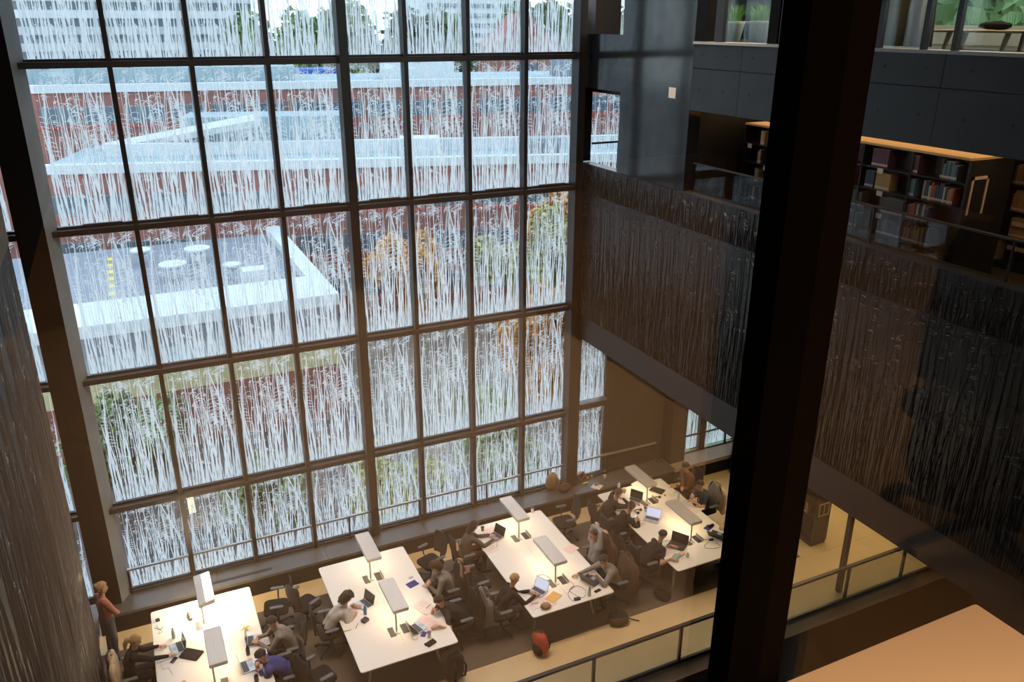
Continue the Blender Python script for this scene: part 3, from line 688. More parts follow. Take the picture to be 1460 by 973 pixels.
    for c in caps:
        if c[4] not in names_: names_.append(c[4])
    if 'skin' not in names_: names_.append('skin')
    for n_ in names_: me.materials.append(M['black_plastic' if n_ == 'shoe' else n_])
    np_ = len(me.polygons); co_ = np.empty(np_*3, np.float32); me.polygons.foreach_get('center', co_); co_ = co_.reshape(-1, 3)
    best = np.full(np_, 1e9); idx = np.zeros(np_, np.int32)
    allc = caps+[(hm((0, 0, .03)), hm((0, .0, .031)), .09, .09, 'skin'), (hm((0, .03, -.05)), hm((0, .05, -.05)), .07, .07, 'skin')]
    for a, b, ra, rb, m in allc:
        A = np.array(a); Bv = np.array(b)-A; t = np.clip(((co_-A) @ Bv)/max(1e-9, Bv @ Bv), 0, 1); dd = np.linalg.norm(co_-A-t[:, None]*Bv, axis=1)-(ra+(rb-ra)*t)
        k = dd < best; best[k] = dd[k]; idx[k] = names_.index(m)
    me.polygons.foreach_set('material_index', idx); me.polygons.foreach_set('use_smooth', [True]*np_); me.name = 'body'
    body = put('body', me, r)
    # fingers, joined to the body as slots of the same kind of skin
    fg = MB()
    for wr, hv, sd, nn, sx in hands:
        for q, ln in ((-.024, .062), (-.008, .072), (.008, .068), (.023, .054)):
            p0 = wr+hv*.088+sd*q; p1 = p0+(hv-nn*grip*.5).normalized()*ln*.5; p2 = p1+(hv-nn*grip*1.6).normalized()*ln*.5; fg.tube([p0-hv*.02, p0, p1, p2], [.0085, .0085, .008, .006], 6)
        s_ = -sx; p0 = wr+hv*.02+sd*.018*s_*(1 if True else 1); p1 = p0+(hv*.7+sd*s_*.7).normalized()*.038; p2 = p1+(hv+sd*s_*.15-nn*.3).normalized()*.03; fg.tube([p0, p1, p2], [.011, .0095, .007], 6)
    fg.build('fingers', 'skin', r, True)
    fc = MB().use('eye')
    for sx in (-1, 1): fc.ell(hm((sx*.030, .078, .012)), (.011, .006, .007), Hm, 8, 6); fc.tube([hm((sx*.016, .086, .032)), hm((sx*.032, .083, .036)), hm((sx*.047, .070, .031))], .004, 5)
    fc.use('lip').tube([hm((-.022, .080, -.052)), hm((0, .088, -.050)), hm((.022, .080, -.052))], [.003, .006, .003], 6); fc.build('face', None, r)
    # hair
    big = {'short': 1.0, 'curly': 1.22, 'long': 1.08, 'bun': 1.03, 'pony': 1.04}[hair]
    hb = MB(); nu, nv = 26, 18; pts = {}; k = 0
    for i in range(nv+1):
        for j in range(nu):
            ph = math.pi*i/nv; t = 2*math.pi*j/nu; d = Vector((math.sin(ph)*math.cos(t), math.sin(ph)*math.sin(t), math.cos(ph)))
            nz = noise.noise(d*(6 if hair == 'curly' else 3.2)+Vector(hd)*3); v = Vector((d.x*.088, d.y*.106-.014, d.z*.104+.032))*(1)
            v = Vector((v.x, v.y, v.z))*1.0; v = Vector((d.x*.087*big, d.y*.104*big-.012, d.z*.102*big+.034)); v *= 1+nz*(.22 if hair == 'curly' else .08)
            if d.z < 0 and hair in ('long', 'curly') and d.y < .35: v.z *= (2.6 if hair == 'long' else 1.7); v.y -= .02*abs(d.z); 
            pts[(i, j)] = (d, v)
    vi = {}; vsl = []; 
    def ok(d): return not ((d.y > .30 and d.z < .42) or d.z < (-.95 if hair in ('long', 'curly') else -.50) or (abs(d.y) <= .30 and d.z < (-.95 if hair in ('long', 'curly') else .0)))
    fs = []
    for i in range(nv):
        for j in range(nu):
            q = [(i, j), (i+1, j), (i+1, (j+1) % nu), (i, (j+1) % nu)]
            if sum(ok(pts[a][0]) for a in q) >= 3:
                f = []
                for a in q:
                    if a not in vi: vi[a] = len(vsl); vsl.append(hm(pts[a][1]))
                    f.append(vi[a])
                fs.append(tuple(f))
    hb.add(vsl, fs)
    if hair == 'bun': hb.ell(hm((0, -.10, .09)), (.042, .038, .042), Hm, 10, 8, .2)
    if hair == 'pony': hb.tube([hm((0, -.10, .06)), hm((0, -.145, .03)), hm((0, -.15, -.06)), hm((.01, -.13, -.15))], [.02, .034, .030, .012], 8)
    ho = hb.build('hair', hairc, r, True); so = ho.modifiers.new('s', 'SOLIDIFY'); so.thickness = .012; so.offset = -1
    return r, Hm, Hd
mat('hair_dark', (.028, .018, .013), .55, bump=.8, bscale=120, stretch=(1, 1, .2)); mat('hair_brown', (.085, .045, .022), .55, bump=.8, bscale=120, stretch=(1, 1, .2)); mat('hair_blond', (.50, .31, .13), .5, bump=.8, bscale=120, stretch=(1, 1, .2))
for n_, c in dict(wear_black=(.016, .014, .014), wear_pink=(.55, .20, .14), wear_jeans=(.10, .12, .15), wear_beige=(.235, .215, .19), wear_blue=(.05, .06, .22), wear_cream=(.50, .47, .43), wear_tee=(.022, .022, .026), wear_grey=(.30, .29, .30),
                  wear_dgrey=(.10, .085, .075), wear_hoodie=(.25, .225, .20), wear_brown=(.17, .075, .04), wear_slate=(.085, .085, .10), trousers=(.022, .022, .028)).items(): mat(n_, c, .88, spec=.15, bump=.45, bscale=16)
LF, RT = -math.pi/2, math.pi/2       # left-hand seats face +x, right-hand seats face -x
def t(px, py, z=.80): return tuple(at(px, py, z))
PP = []
def seat(label, hpx, hz, face, *a, chair_label=None, **k):
    hd = at(hpx[0], hpx[1], hz); lean = k.get('lean', .3)
    person(label, hd, face, *a, **k)
    fw = Vector((-math.sin(face), math.cos(face), 0)); b = hd-fw*lean
    if chair_label: chair(b.x+fw.x*.02, b.y+fw.y*.02, face, chair_label)
    PP.append((label[:30], tuple(round(v, 2) for v in b))); return b
person('woman standing by the dark column in a pink sweater and grey jeans, arms folded', (-.31, -1.33, 1.58), R(-62), 'wear_pink', 'wear_jeans', 'hair_blond', 'bun', (-.193, -1.336, 1.08, 'fold'), (-.276, -1.244, 1.12, 'fold'), lean=.03, look=4, turn=-15, stand=True, wide=.88, group='people standing')
CB = {}
CB['blond'] = seat('blonde woman with a ponytail in black, seated left of the leftmost table', (193, 915), 1.20, LF, 'wear_black', 'trousers', 'hair_blond', 'pony', t(225, 922), t(240, 936), lean=.18, look=22, wide=.92, chair_label='black office chair under the blonde woman, draped with a cream coat')
CB['beige'] = seat('man in a beige sweater typing at the right of the leftmost table', (388, 888), 1.14, RT, 'wear_beige', 'trousers', 'hair_dark', 'short', t(369, 917), t(368, 909), lean=.28, look=40, chair_label='black office chair under the man in the beige sweater')
CB['blue'] = seat('man in a blue sweater bent over a laptop at the leftmost table', (373, 935), 1.06, RT, 'wear_blue', 'trousers', 'hair_dark', 'short', t(372, 958), t(366, 944, .83), lean=.40, look=50, chair_label='black office chair under the man in blue')
CB['curly'] = seat('woman with dark curly hair and cream sweater writing at the second table', (494, 853), 1.08, LF, 'wear_cream', 'trousers', 'hair_dark', 'curly', t(505, 862), t(503, 878), lean=.38, look=50, wide=.95, chair_label='black office chair under the woman in the cream sweater')
CB['tee'] = seat('man in a black t-shirt reading over a notebook at the second table', (627, 857), 1.05, RT, 'wear_tee', 'trousers', 'hair_dark', 'short', t(626, 893), t(618, 868, .88), lean=.42, look=50, short=True, chair_label='black office chair under the man in the black t-shirt, hung with a black coat')
CB['cardi'] = seat('woman in a beige cardigan leaning on the far right of the second table', (621, 809), 1.12, RT, 'wear_beige', 'trousers', 'hair_brown', 'curly', t(612, 836), t(612, 828, .95), lean=.26, look=38, chair_label='black office chair with a striped scarf and jacket over its back')
CB['gwoman'] = seat('woman in a grey sweater typing at the far left of the third table', (675, 751), 1.16, LF, 'wear_dgrey', 'wear_brown', 'hair_dark', 'long', t(697, 763), t(703, 770), lean=.22, look=35, wide=.92, chair_label='black office chair under the woman in the grey sweater')
CB['boy'] = seat('fair-haired student in a black cardigan typing at the near left of the third table', (733, 827), 1.13, LF, 'wear_black', 'wear_jeans', 'hair_blond', 'short', t(754, 843), t(762, 850), lean=.30, look=35, wide=.92, chair_label='black office chair with a grey-green jacket over its back')
CB['stretch'] = seat('man in a light grey shirt stretching with hands behind his head', (846, 763), 1.19, RT, 'wear_grey', 'trousers', 'hair_brown', 'short', (9.10, -3.02, 1.26, 'up'), (9.10, -3.22, 1.27, 'up'), lean=.05, look=8, chair_label='black office chair under the stretching man, hung with a brown coat')
CB['hoodie'] = seat('man in a beige hooded sweater with head on hand at the third table', (861, 799), 1.12, RT, 'wear_hoodie', 'trousers', 'hair_dark', 'short', t(850, 821, .95), t(824, 819), lean=.28, look=35, collar=True, chair_label='black office chair under the man in the hooded sweater, hung with a brown jacket')
CB['d1'] = seat('person in a black jacket holding their head at the far left of the right table', (881, 704), 1.10, LF, 'wear_black', 'trousers', 'hair_brown', 'short', t(884, 697, 1.02), t(889, 712, 1.0), lean=.40, look=42, wide=1.08, chair_label='black office chair under the person holding their head')
CB['d2'] = seat('person in a black sweater looking at a lit phone at the right table', (899, 724), 1.08, LF, 'wear_black', 'trousers', 'hair_brown', 'bun', t(904, 740, .86), t(910, 742, .84), lean=.40, look=50, wide=1.05, chair_label='black office chair under the person with the phone')
CB['gl'] = seat('man in a black t-shirt and glasses bent over papers at the right table', (944, 764), 1.06, LF, 'wear_tee', 'trousers', 'hair_dark', 'short', t(957, 778), t(957, 797), lean=.42, look=45, short=True, chair_label='black office chair under the man with glasses')
CB['brown'] = seat('man in a brown sweater seated at the far right of the right table', (978, 666), 1.20, RT, 'wear_brown', 'trousers', 'hair_dark', 'short', t(965, 693), t(972, 702), lean=.12, look=35, chair_label='black office chair under the man in the brown sweater')
CB['gtee'] = seat('man in a slate t-shirt with hand at his mouth at the right table', (998, 692), 1.15, RT, 'wear_slate', 'trousers', 'hair_brown', 'short', t(990, 716, .86), t(987, 705, 1.02), lean=.22, look=25, short=True, chair_label='black office chair draped with a cream coat, right of the right table')
CB['hid'] = seat('person half hidden by the dark post, at the right table', (1047, 745), 1.15, RT, 'wear_brown', 'trousers', 'hair_dark', 'short', t(1033, 748), t(1035, 752), lean=.30, look=30, chair_label='black office chair behind the dark post')
CB['bot'] = seat('dark-haired person at the near end of the leftmost table, cut off by the frame', (246, 990), 1.15, 0.0, 'wear_black', 'trousers', 'hair_dark', 'short', t(250, 968), t(262, 966), lean=.25, look=30, chair_label='black office chair at the near end of the leftmost table')
# empty chairs
chair(2.62, -1.75, RT-.2, 'empty black office chair at the far right corner of the leftmost table')
chair(3.15, -1.90, LF+.5, 'empty black office chair left of the second table, turned toward the table')
chair(2.95, -3.95, LF+.3, 'empty black office chair at the near left corner of the second table')
chair(5.85, -1.65, RT+.3, 'empty black office chair at the far right corner of the second table')
chair(6.45, -2.75, LF+.1, 'empty black office chair hung with a black jacket, left of the third table')
chair(9.15, -1.55, RT-.1, 'empty black office chair with tall back at the far right of the third table')
chair(9.75, -3.15, LF+.2, 'empty black office chair hung with a black coat between the two right tables')

# ---------------------------------------------------------------- coats over chair backs
def coat(b, face, m, label, dx=0, dz=0, wdt=.25, n='coat', low=.36, cat='coat'):
    fw = Vector((-math.sin(face), math.cos(face), 0)); c = Vector((b.x, b.y, 0))-fw*(.30-dx)
    g = MB(); nu, nv = 28, 12; zt, zb = 1.10, low
    for i in range(nv+1):
        f = i/nv; z = zt+(zb-zt)*f; rx = wdt*(.72+.28*min(1, f*4))*(1-.10*f+.10*f*f*2); ry = .05+.045*math.sin(f*2.2)+.03*f
        for j in range(nu):
            a = 2*math.pi*j/nu; ca, sa = math.cos(a), math.sin(a); cx_ = math.copysign(abs(ca)**.6, ca); cy_ = math.copysign(abs(sa)**.8, sa)
            q = 1+.22*noise.noise(Vector((ca*2.5, sa*2.5, f*3))+c)+.07*math.cos(a*7+1)*f
            g.v.append((rx*cx_*(1+.3*(q-1)), ry*cy_*q-.03*f, z-.13*(1-f)**2*abs(cx_)**2+.05*math.cos(a*3+c.x)*f))
    for i in range(nv):
        for j in range(nu): g.f.append((i*nu+j, (i+1)*nu+j, (i+1)*nu+(j+1) % nu, i*nu+(j+1) % nu)); g.mi.append(0)
    g.f += [tuple(range(nu)), tuple(nv*nu+nu-1-j for j in range(nu))]; g.mi += [0, 0]
    o = thing(n, label, cat, c, face); g.build('shell', m, o, True)
    MB().tube([(-.06, .0, 1.10), (0, .03, 1.125), (.06, .0, 1.10)], .022, 6).build('collar', m, o, True)
    for s_ in (-1, 1): MB().tube([(s_*wdt*.8, 0, .99), (s_*(wdt+.01), -.03, .85), (s_*(wdt+.02), -.02, .62), (s_*(wdt-.01), .02, .46)], [.045, .055, .05, .04], 8).build('sleeve', m, o, True)
    return o
coat(CB['blond'], LF, 'cream_fabric', 'cream coat hanging over the chair of the blonde woman', dx=.08, wdt=.22)
coat(CB['tee'], RT, 'black_fabric', 'long black coat over the chair of the man in the black t-shirt', wdt=.29, low=.2)
coat(CB['cardi'], RT, 'tan_fabric', 'tan and pink jacket over the chair of the woman in the cardigan')
tag(MB().tube([(0, 0, .45), (.02, .02, .8), (0, .06, 1.08), (-.03, .16, 1.0), (-.02, .19, .6)], [.05, .06, .05, .06, .05], 8).build('scarf', 'pink_fabric', None, True), 'pink scarf hanging beside the tan jacket', 'scarf').location = (CB['cardi'].x+.33, CB['cardi'].y-.25, 0)
coat(CB['boy'], LF, 'grey_fabric', 'grey-green jacket over the chair of the fair-haired student', low=.42)
coat(CB['stretch'], RT, 'brown_fabric', 'brown coat over the chair of the stretching man', wdt=.29)
coat(CB['hoodie'], RT, 'brown_fabric', 'brown jacket over the chair of the man in the hooded sweater', wdt=.28, low=.25)
coat(CB['gtee'], RT, 'cream_fabric', 'cream coat over the chair of the man in the slate t-shirt', low=.4)
coat(Vector((9.75, -3.15, 0)), LF+.2, 'black_fabric', 'black coat over the empty chair between the two right tables', wdt=.30, low=.25)
coat(Vector((6.45, -2.75, 0)), LF+.1, 'black_fabric', 'black jacket over the empty chair left of the third table', wdt=.27)
coat(Vector((2.95, -3.95, 0)), LF+.3, 'black_fabric', 'black jacket over the empty chair left of the second table', wdt=.26, low=.3)

# ---------------------------------------------------------------- things on the tables
Z = TH+.0015
def laptop(px, py, rz, label, body='silver', screen='screen_off', ang=105, w_=.32, d_=.22, keys='keys'):
    p = at(px, py, Z); o = thing('laptop', label, 'laptop', (p.x, p.y, Z), rz)
    MB().rbox(-w_/2, w_/2, -d_/2, d_/2, 0, .016, .012).build('base', body, o)
    MB().box(-w_*.43, w_*.43, -.005, d_*.42, .016, .018).build('keyboard', keys, o); MB().box(-.045, .045, -d_*.44, -.02, .016, .0172).build('touchpad', 'metal_grey', o)
    T = Matrix.Translation((0, d_/2-.004, .012)) @ Matrix.Rotation(R(90-ang), 4, 'X')
    l = MB().rbox(-w_/2, w_/2, -.004, .004, 0, .215, .0035, T).build('lid', body, o)
    MB().box(-w_*.47, w_*.47, -.006, -.0042, .012, .205, T).build('screen', screen, l)
    return o
laptop(253, 925, LF+.15, 'silver laptop in front of the blonde woman', ang=100)
laptop(361, 915, RT-.15, 'silver laptop of the man in the beige sweater', ang=95)
laptop(353, 951, RT+.1, 'silver laptop of the man in blue at the near right of the leftmost table', ang=100)
laptop(519, 863, LF+.35, 'silver laptop with black screen on the second table')
laptop(597, 895, RT+.35, 'small silver laptop beside the notebook on the second table', w_=.28, ang=120)
laptop(706, 766, LF+.35, 'silver laptop of the woman in the grey sweater', ang=110)
laptop(766, 845, LF+.45, 'laptop with a lit screen before the fair-haired student', screen='screen_on', ang=115)
laptop(843, 828, RT+.35, 'dark laptop of the man in the hooded sweater', body='dark_laptop', w_=.36, d_=.25, ang=112)
laptop(904, 715, LF+.55, 'silver laptop nearest the window on the right table', ang=100)
laptop(929, 742, LF+.7, 'open laptop with white screen at the middle of the right table', screen='screen_on', ang=118, w_=.34)
laptop(965, 779, LF+.55, 'large black laptop of the man with glasses', body='dark_laptop', w_=.38, d_=.26)
laptop(1024, 764, RT+.5, 'black laptop at the near right corner of the right table', body='dark_laptop', w_=.36, d_=.25, ang=125)
def slab(name, cat, label, px, py, w_, d_, h_, rz, m, r=.008, z=Z, kids=()):
    p = at(px, py, z); o = MB().rbox(-w_/2, w_/2, -d_/2, d_/2, 0, h_, r).build(name, m); o.location = (p.x, p.y, z); o.rotation_euler[2] = rz; tag(o, label, cat)
    return o
slab('laptop_sleeve', 'sleeve', 'black laptop sleeve lying on the leftmost table', 273, 934, .36, .25, .02, LF+.9, 'black_fabric', .03)
def phone(px, py, rz, label, lit=False):
    o = slab('phone', 'phone', label, px, py, .075, .15, .009, rz, 'black_gloss', .012); MB().box(-.033, .033, -.067, .067, .009, .0098).build('screen', 'screen_on' if lit else 'black_gloss', o)
phone(248, 942, .9-math.pi/2, 'black phone beside the laptop sleeve'); phone(611, 918.5, LF, 'black phone at the near right corner of the second table'); phone(852, 843, LF+.2, 'black phone at the near right corner of the third table')
def sheet(px, py, rz, label, w_=.21, d_=.30, m='paper', n='paper_sheet', lines=True, h=.003, z=Z):
    o = slab(n, 'paper' if n == 'paper_sheet' else n.split('_')[-1], label, px, py, w_, d_, h, rz, m, .003, z)
    if lines:
        g = MB()
        for k in range(8): g.box(-w_*.4, w_*random.uniform(.1, .4), d_*(.38-.1*k), d_*(.38-.1*k)+.004, h, h+.0008)
        g.build('writing', 'ink', o)
    return o
def book_open(px, py, rz, label, m='paper'):
    p = at(px, py, Z); o = thing('open_notebook', label, 'notebook', (p.x, p.y, Z), rz)
    for s_ in (-1, 1):
        q = MB().rbox(min(0, s_*.21)+.001, max(0, s_*.21)-.001, -.15, .15, 0, .008, .003).build('page', m, o); g = MB()
        for k in range(9): g.box(s_*.10-.085, s_*.10+random.uniform(.02, .085), .12-.028*k, .1235-.028*k, .008, .0088)
        g.build('writing', 'ink', q)
book_open(609, 889, RT+.45, 'large open notebook with pink-tinted pages before the man in the t-shirt', 'pink_paper')
book_open(605, 866, RT+.4, 'open notebook with a pen at the right edge of the second table')
sheet(507, 866, LF+.3, 'sheet of notes under the hand of the curly-haired woman', m='pink_paper')
sheet(700, 784, LF+.3, 'note sheet at the left edge of the third table'); sheet(699, 757, LF+.2, 'sheet of paper before the woman in the grey sweater', m='pink_paper', lines=False)
sheet(814, 783, LF+.3, 'blank pink-tinted sheet at the right edge of the third table', m='pink_paper', lines=False)
sheet(762, 861, LF+.1, 'sheet of paper with a red pen at the near corner of the third table', w_=.30, d_=.26); sheet(782, 858, .2, 'pink card under the orange envelope', m='pink_paper', lines=False, h=.004)
sheet(789, 852, LF+.5, 'orange envelope near the lit laptop', m='orange_paper', n='paper_envelope', lines=False, h=.006, z=Z+.0045)
sheet(914, 690, LF+.3, 'wide sheet of paper at the far end of the right table', w_=.3, d_=.42, lines=False); sheet(953, 785, LF+.2, 'notes under the arm of the man with glasses', w_=.24, d_=.34)
sheet(915, 748, LF+.2, 'small card in front of the person with the phone', w_=.12, d_=.18); sheet(961, 705, RT, 'sheet of paper before the man in the brown sweater'); sheet(994, 726, RT+.2, 'sheet by the elbow of the man in the slate t-shirt', lines=False)
sheet(372, 917, RT, 'sheet of paper beside the beige man\'s laptop', lines=False); sheet(366, 955, RT+.1, 'sheet under the arm of the man in blue', w_=.12, d_=.18)
slab('tablet', 'tablet', 'dark blue tablet on the second table', 588, 833.5, .17, .22, .009, RT+.3, 'wear_blue', .01); slab('small_card', 'card', 'small grey card next to the dark blue tablet', 586, 824, .06, .09, .006, RT+.2, 'metal_grey')
slab('laptop_closed', 'laptop', 'closed black laptop at the far end of the right table', 937, 700, .33, .23, .022, LF+.55, 'dark_laptop', .015)
slab('tablet', 'tablet', 'dark tablet lying under the near lamp of the right table', 972, 727, .30, .20, .012, LF+.6, 'dark_laptop', .01)
slab('glasses_case', 'case', 'dark grey case beside the blue bottle on the second table', 520.5, 886, .11, .13, .05, LF+.5, 'dark_laptop', .015)
slab('calculator', 'calculator', 'blue and grey calculator beside the small silver laptop', 604, 905, .09, .13, .014, RT+.9, 'wear_blue', .01)
slab('leather_wallet', 'wallet', 'black leather wallet near the near edge of the second table', 611, 912, .19, .11, .028, .35, 'black_fabric', .012).location.y += -.12
slab('sandwich_box', 'box', 'teal soft case at the near left corner of the right table', 963.5, 796, .20, .13, .05, .5, 'teal_fabric', .03)
slab('tissue_pack', 'tissue', 'crumpled cream tissue pack beside the teal case', 972, 791, .15, .10, .04, .3, 'cream_fabric', .03)
slab('charger', 'charger', 'grey laptop charger block among cables on the third table', 823, 855, .13, .065, .03, -.2, 'dark_laptop', .01)
slab('charger', 'charger', 'black charger block on the cable at the right table', 1014, 770.5, .10, .05, .028, -.2, 'black_plastic', .01)
slab('notepad', 'notepad', 'blue notepad at the right edge of the right table', 1010, 753, .14, .20, .012, RT+.4, 'wear_blue', .005); slab('pencil_case', 'case', 'black pencil case on the blue notepad', 1014, 751, .16, .07, .04, .2, 'black_fabric', .025, z=Z+.013)
def bottle(px, py, label, m, cap='white_plastic', h=.21, r=.033, z=Z):
    p = at(px, py, z); o = thing('bottle', label, 'bottle', (p.x, p.y, z))
    MB().lathe([(r*.85, 0), (r, .012), (r, h*.62), (r*.8, h*.75), (r*.4, h*.87), (r*.4, h*.92)], n=14).build('body', m, o, True); MB().lathe([(r*.46, h*.92), (r*.46, h)], n=12).build('cap', cap, o)
bottle(248, 910, 'clear plastic bottle on the leftmost table', 'clear_plastic', 'black_plastic'); bottle(354, 934, 'dark bottle between the two laptops on the leftmost table', 'black_plastic', 'black_plastic', r=.035)
bottle(366, 972, 'small steel bottle near the bottom edge of the leftmost table', 'black_plastic', 'metal_grey', h=.18, r=.038)
bottle(521, 876, 'blue bottle on the second table', 'blue_plastic', 'blue_plastic'); bottle(764.5, 834, 'small clear bottle behind the lit laptop', 'clear_plastic', h=.15, r=.025); bottle(840, 850, 'clear green-tinted bottle near the hooded man', 'clear_plastic', 'green_plastic')
bottle(882, 698, 'bottle with a bright blue cap at the far left of the right table', 'clear_plastic', 'blue_plastic'); bottle(967, 713, 'water bottle with a grey cap at the right edge of the right table', 'clear_plastic', 'metal_grey'); bottle(980, 795, 'small clear bottle beside the tissue pack', 'clear_plastic', h=.13)
def cup(px, py, label, m='white_plastic', lid='grey_pad', z=Z, h=.11, r=.038):
    p = at(px, py, z); o = thing('cup', label, 'cup', (p.x, p.y, z)); MB().lathe([(r*.7, 0), (r, h)], n=16).build('body', m, o, True); MB().lathe([(r*1.06, h), (r*1.06, h+.008), (r*.9, h+.012)], n=16).build('lid', lid, o)
cup(612, 909, 'pale paper cup behind the black wallet'); cup(759, 731, 'pale paper cup at the far right corner of the third table'); cup(688, 757, 'brown cup beside the grey-sweatered woman', 'tan_fabric', 'brown_fabric', h=.09); cup(920, 729, 'dark coffee cup on the right table', 'white_plastic', 'brown_fabric', h=.09); cup(862, 684, 'plastic cup with brown drink on the window ledge', 'orange_paper', 'clear_plastic', z=.461, h=.12)
cup(890, 703, 'tan cup by the head of the person in the black jacket', 'tan_fabric', 'white_plastic', h=.12)
def cable(pts, label, m='black_plastic', r=.004, z=Z):
    q = [at(a, b, z) for a, b in pts]; s_ = []
    for i in range(len(q)-1):
        for k in range(5):
            u = k/5; p0, p1, p2, p3 = q[max(i-1, 0)], q[i], q[i+1], q[min(i+2, len(q)-1)]
            s_.append(.5*((2*p1)+(p2-p0)*u+(2*p0-5*p1+4*p2-p3)*u*u+(3*p1-p0-3*p2+p3)*u**3)+Vector((0, 0, r)))
    s_.append(q[-1]+Vector((0, 0, r))); tag(MB().tube(s_, r, 5).build('cable', m, None, True), label, 'cable')
cable([(792, 826), (805, 825), (818, 834), (812, 843), (830, 853), (835, 843), (822, 836), (810, 846), (816, 857), (828, 856)], 'tangled black charger cable at the near end of the third table')
cable([(765, 822), (775, 820), (785, 826)], 'thin cable running from the lamp of the third table')
cable([(990, 771), (1003, 770), (1012, 771), (1004, 780), (1015, 783), (1027, 780), (1020, 773)], 'black looped charger cable on the right table')
cable([(943, 773), (955, 771), (968, 772), (985, 771)], 'thin cable lying behind the black laptop'); cable([(596, 902), (590, 905), (588, 911), (594, 913), (596, 908)], 'thin pale cable by the small silver laptop', 'metal_grey')
cable([(223, 892), (228, 898), (233, 893), (226, 904), (232, 900), (220, 896)], 'tangle of thin cable at the left edge of the leftmost table', r=.003)
cable([(229, 946), (233, 955), (240, 953), (246, 962)], 'white earphone cord on the leftmost table', 'metal_grey', r=.003)
cable([(271, 860), (270, 868), (271, 875)], 'cord of the power strip on the leftmost table')
o = slab('power_strip', 'power strip', 'black power strip on the leftmost table', 271, 880, .06, .24, .04, .1, 'black_plastic', .01)
for k in range(5): MB().lathe([(.02, .04), (.02, .042)], (0, -.09+.045*k, 0), 10).build('socket', 'grey_pad', o)
slab('power_adapter', 'charger', 'small grey adapter at the far left of the leftmost table', 225, 885.5, .07, .07, .035, .2, 'dark_laptop', .01)
p = at(350, 897, Z); o = thing('banana_peel', 'yellow banana peel near the right edge of the leftmost table', 'peel', p)
for k in range(4): a = k*1.6+.3; MB().tube([(0, 0, .02), (.04*math.cos(a), .04*math.sin(a), .03), (.09*math.cos(a), .09*math.sin(a), .008)], [.012, .012, .004], 6).build('peel_strip', 'yellow_plastic', o)
def headset(px, py, label):
    p = at(px, py, Z); o = thing('headphones', label, 'headphones', p, .6)
    MB().tube([(.08*math.cos(R(a)), .09*math.sin(R(a)), .012) for a in range(0, 181, 20)], .01, 6).build('headband', 'black_plastic', o, True)
    for s_ in (-1, 1): MB().lathe([(.03, 0), (.036, .015), (.03, .035)], (s_*.08, -.01, 0), 12).build('ear_cup', 'black_plastic', o, True)
headset(911, 730, 'black headphones on the right table'); headset(938, 712, 'black and white headphones behind the far lamp of the right table')
def pen(px, py, rz, m, label, z=Z):
    p = at(px, py, z); o = tag(MB().tube([(0, -.07, .006), (0, .06, .006), (0, .075, .006)], [.005, .005, .001], 6).build('pen', m), label, 'pen'); o.location = (p.x, p.y, z); o.rotation_euler[2] = rz
pen(611, 865, -1.0, 'black_plastic', 'black pen on the open notebook of the second table', Z+.010); pen(509, 893, -.6, 'black_plastic', 'black pen left of the dark grey case'); pen(495, 900, 1.5, 'green_plastic', 'green pen at the left edge of the second table'); pen(762, 861, 1.4, 'red_plastic', 'red pen on the sheet at the near corner of the third table', Z+.005); pen(709, 778, -.5, 'black_plastic', 'dark pen on the third table'); pen(964, 702, 1.3, 'blue_plastic', 'blue pen before the man in the brown sweater')
for px, py, l in ((957, 695, 'red bottle cap at the far right of the right table'), (948, 707, 'red clip near the headphones on the right table'), (911, 721, 'small red eraser before the silver laptop')):
    p = at(px, py, Z); o = tag(MB().lathe([(.02, 0), (.024, .01), (.02, .024)], n=10).build('cap', 'red_plastic'), l, 'cap'); o.location = p
p = at(904.5, 740, .875); o = MB().rbox(-.038, .038, -.075, .075, 0, .009, .012).build('phone', 'black_gloss'); o.matrix_world = Matrix.Translation(at(905, 738, .86)) @ Matrix.Rotation(LF, 4, 'Z') @ Matrix.Rotation(R(35), 4, 'X'); tag(o, 'lit phone held by the person in the black sweater', 'phone'); MB().box(-.034, .034, -.068, .068, .009, .0105).build('screen', 'screen_on', o)
def bunch(px, py, m, label, rad=(.10, .08, .05), n='jumble', cat='bag', z=Z):
    p = at(px, py, z); o = tag(MB().ell((0, 0, rad[2]*.98), rad, None, 16, 10, .35, 5).build(n, m, None, True), label, cat); o.location = p
bunch(778, 867, 'tan_fabric', 'crumpled tan snack bag at the near edge of the third table', n='snack_bag')

# ---------------------------------------------------------------- on the window ledge
def backpack(loc, rz, m, label, s_=1, tiltx=0, m2=None):
    o = thing('backpack', label, 'backpack', loc, rz); o.rotation_euler[0] = tiltx; o.scale = (s_, s_, s_)
    MB().ell((0, 0, .22), (.16, .10, .225), None, 18, 14, .10, 3, .7).build('body', m, o, True); MB().ell((0, .09, .14), (.12, .05, .11), None, 14, 10, .12, 3, .7).build('front_pocket', m2 or m, o, True)
    for sx in (-.07, .07): MB().tube([(sx, -.08, .38), (sx*1.3, -.16, .28), (sx*1.2, -.14, .10), (sx, -.08, .05)], .016, 6).build('strap', m2 or m, o, True)
    MB().tube([(-.03, -.02, .43), (0, -.02, .47), (.03, -.02, .43)], .009, 6).build('handle', 'black_plastic', o, True)
p = at(788, 699, .465); backpack((p.x, p.y+.05, .462), .3, 'tan_fabric', 'tan backpack leaning on the window rail', 1.0, 0)
p = at(805, 700, .465); o = tag(MB().ell((0, 0, .09), (.17, .11, .09), None, 18, 12, .35, 4).build('shoulder_bag', 'brown_fabric', None, True), 'brown leather bag slumped beside the tan backpack', 'bag'); o.location = (p.x, p.y, .463)
MB().tube([(-.12, 0, .13), (-.05, .02, .21), (.06, -.02, .20), (.12, .02, .12)], .012, 6).build('strap', 'tan_fabric', o, True)
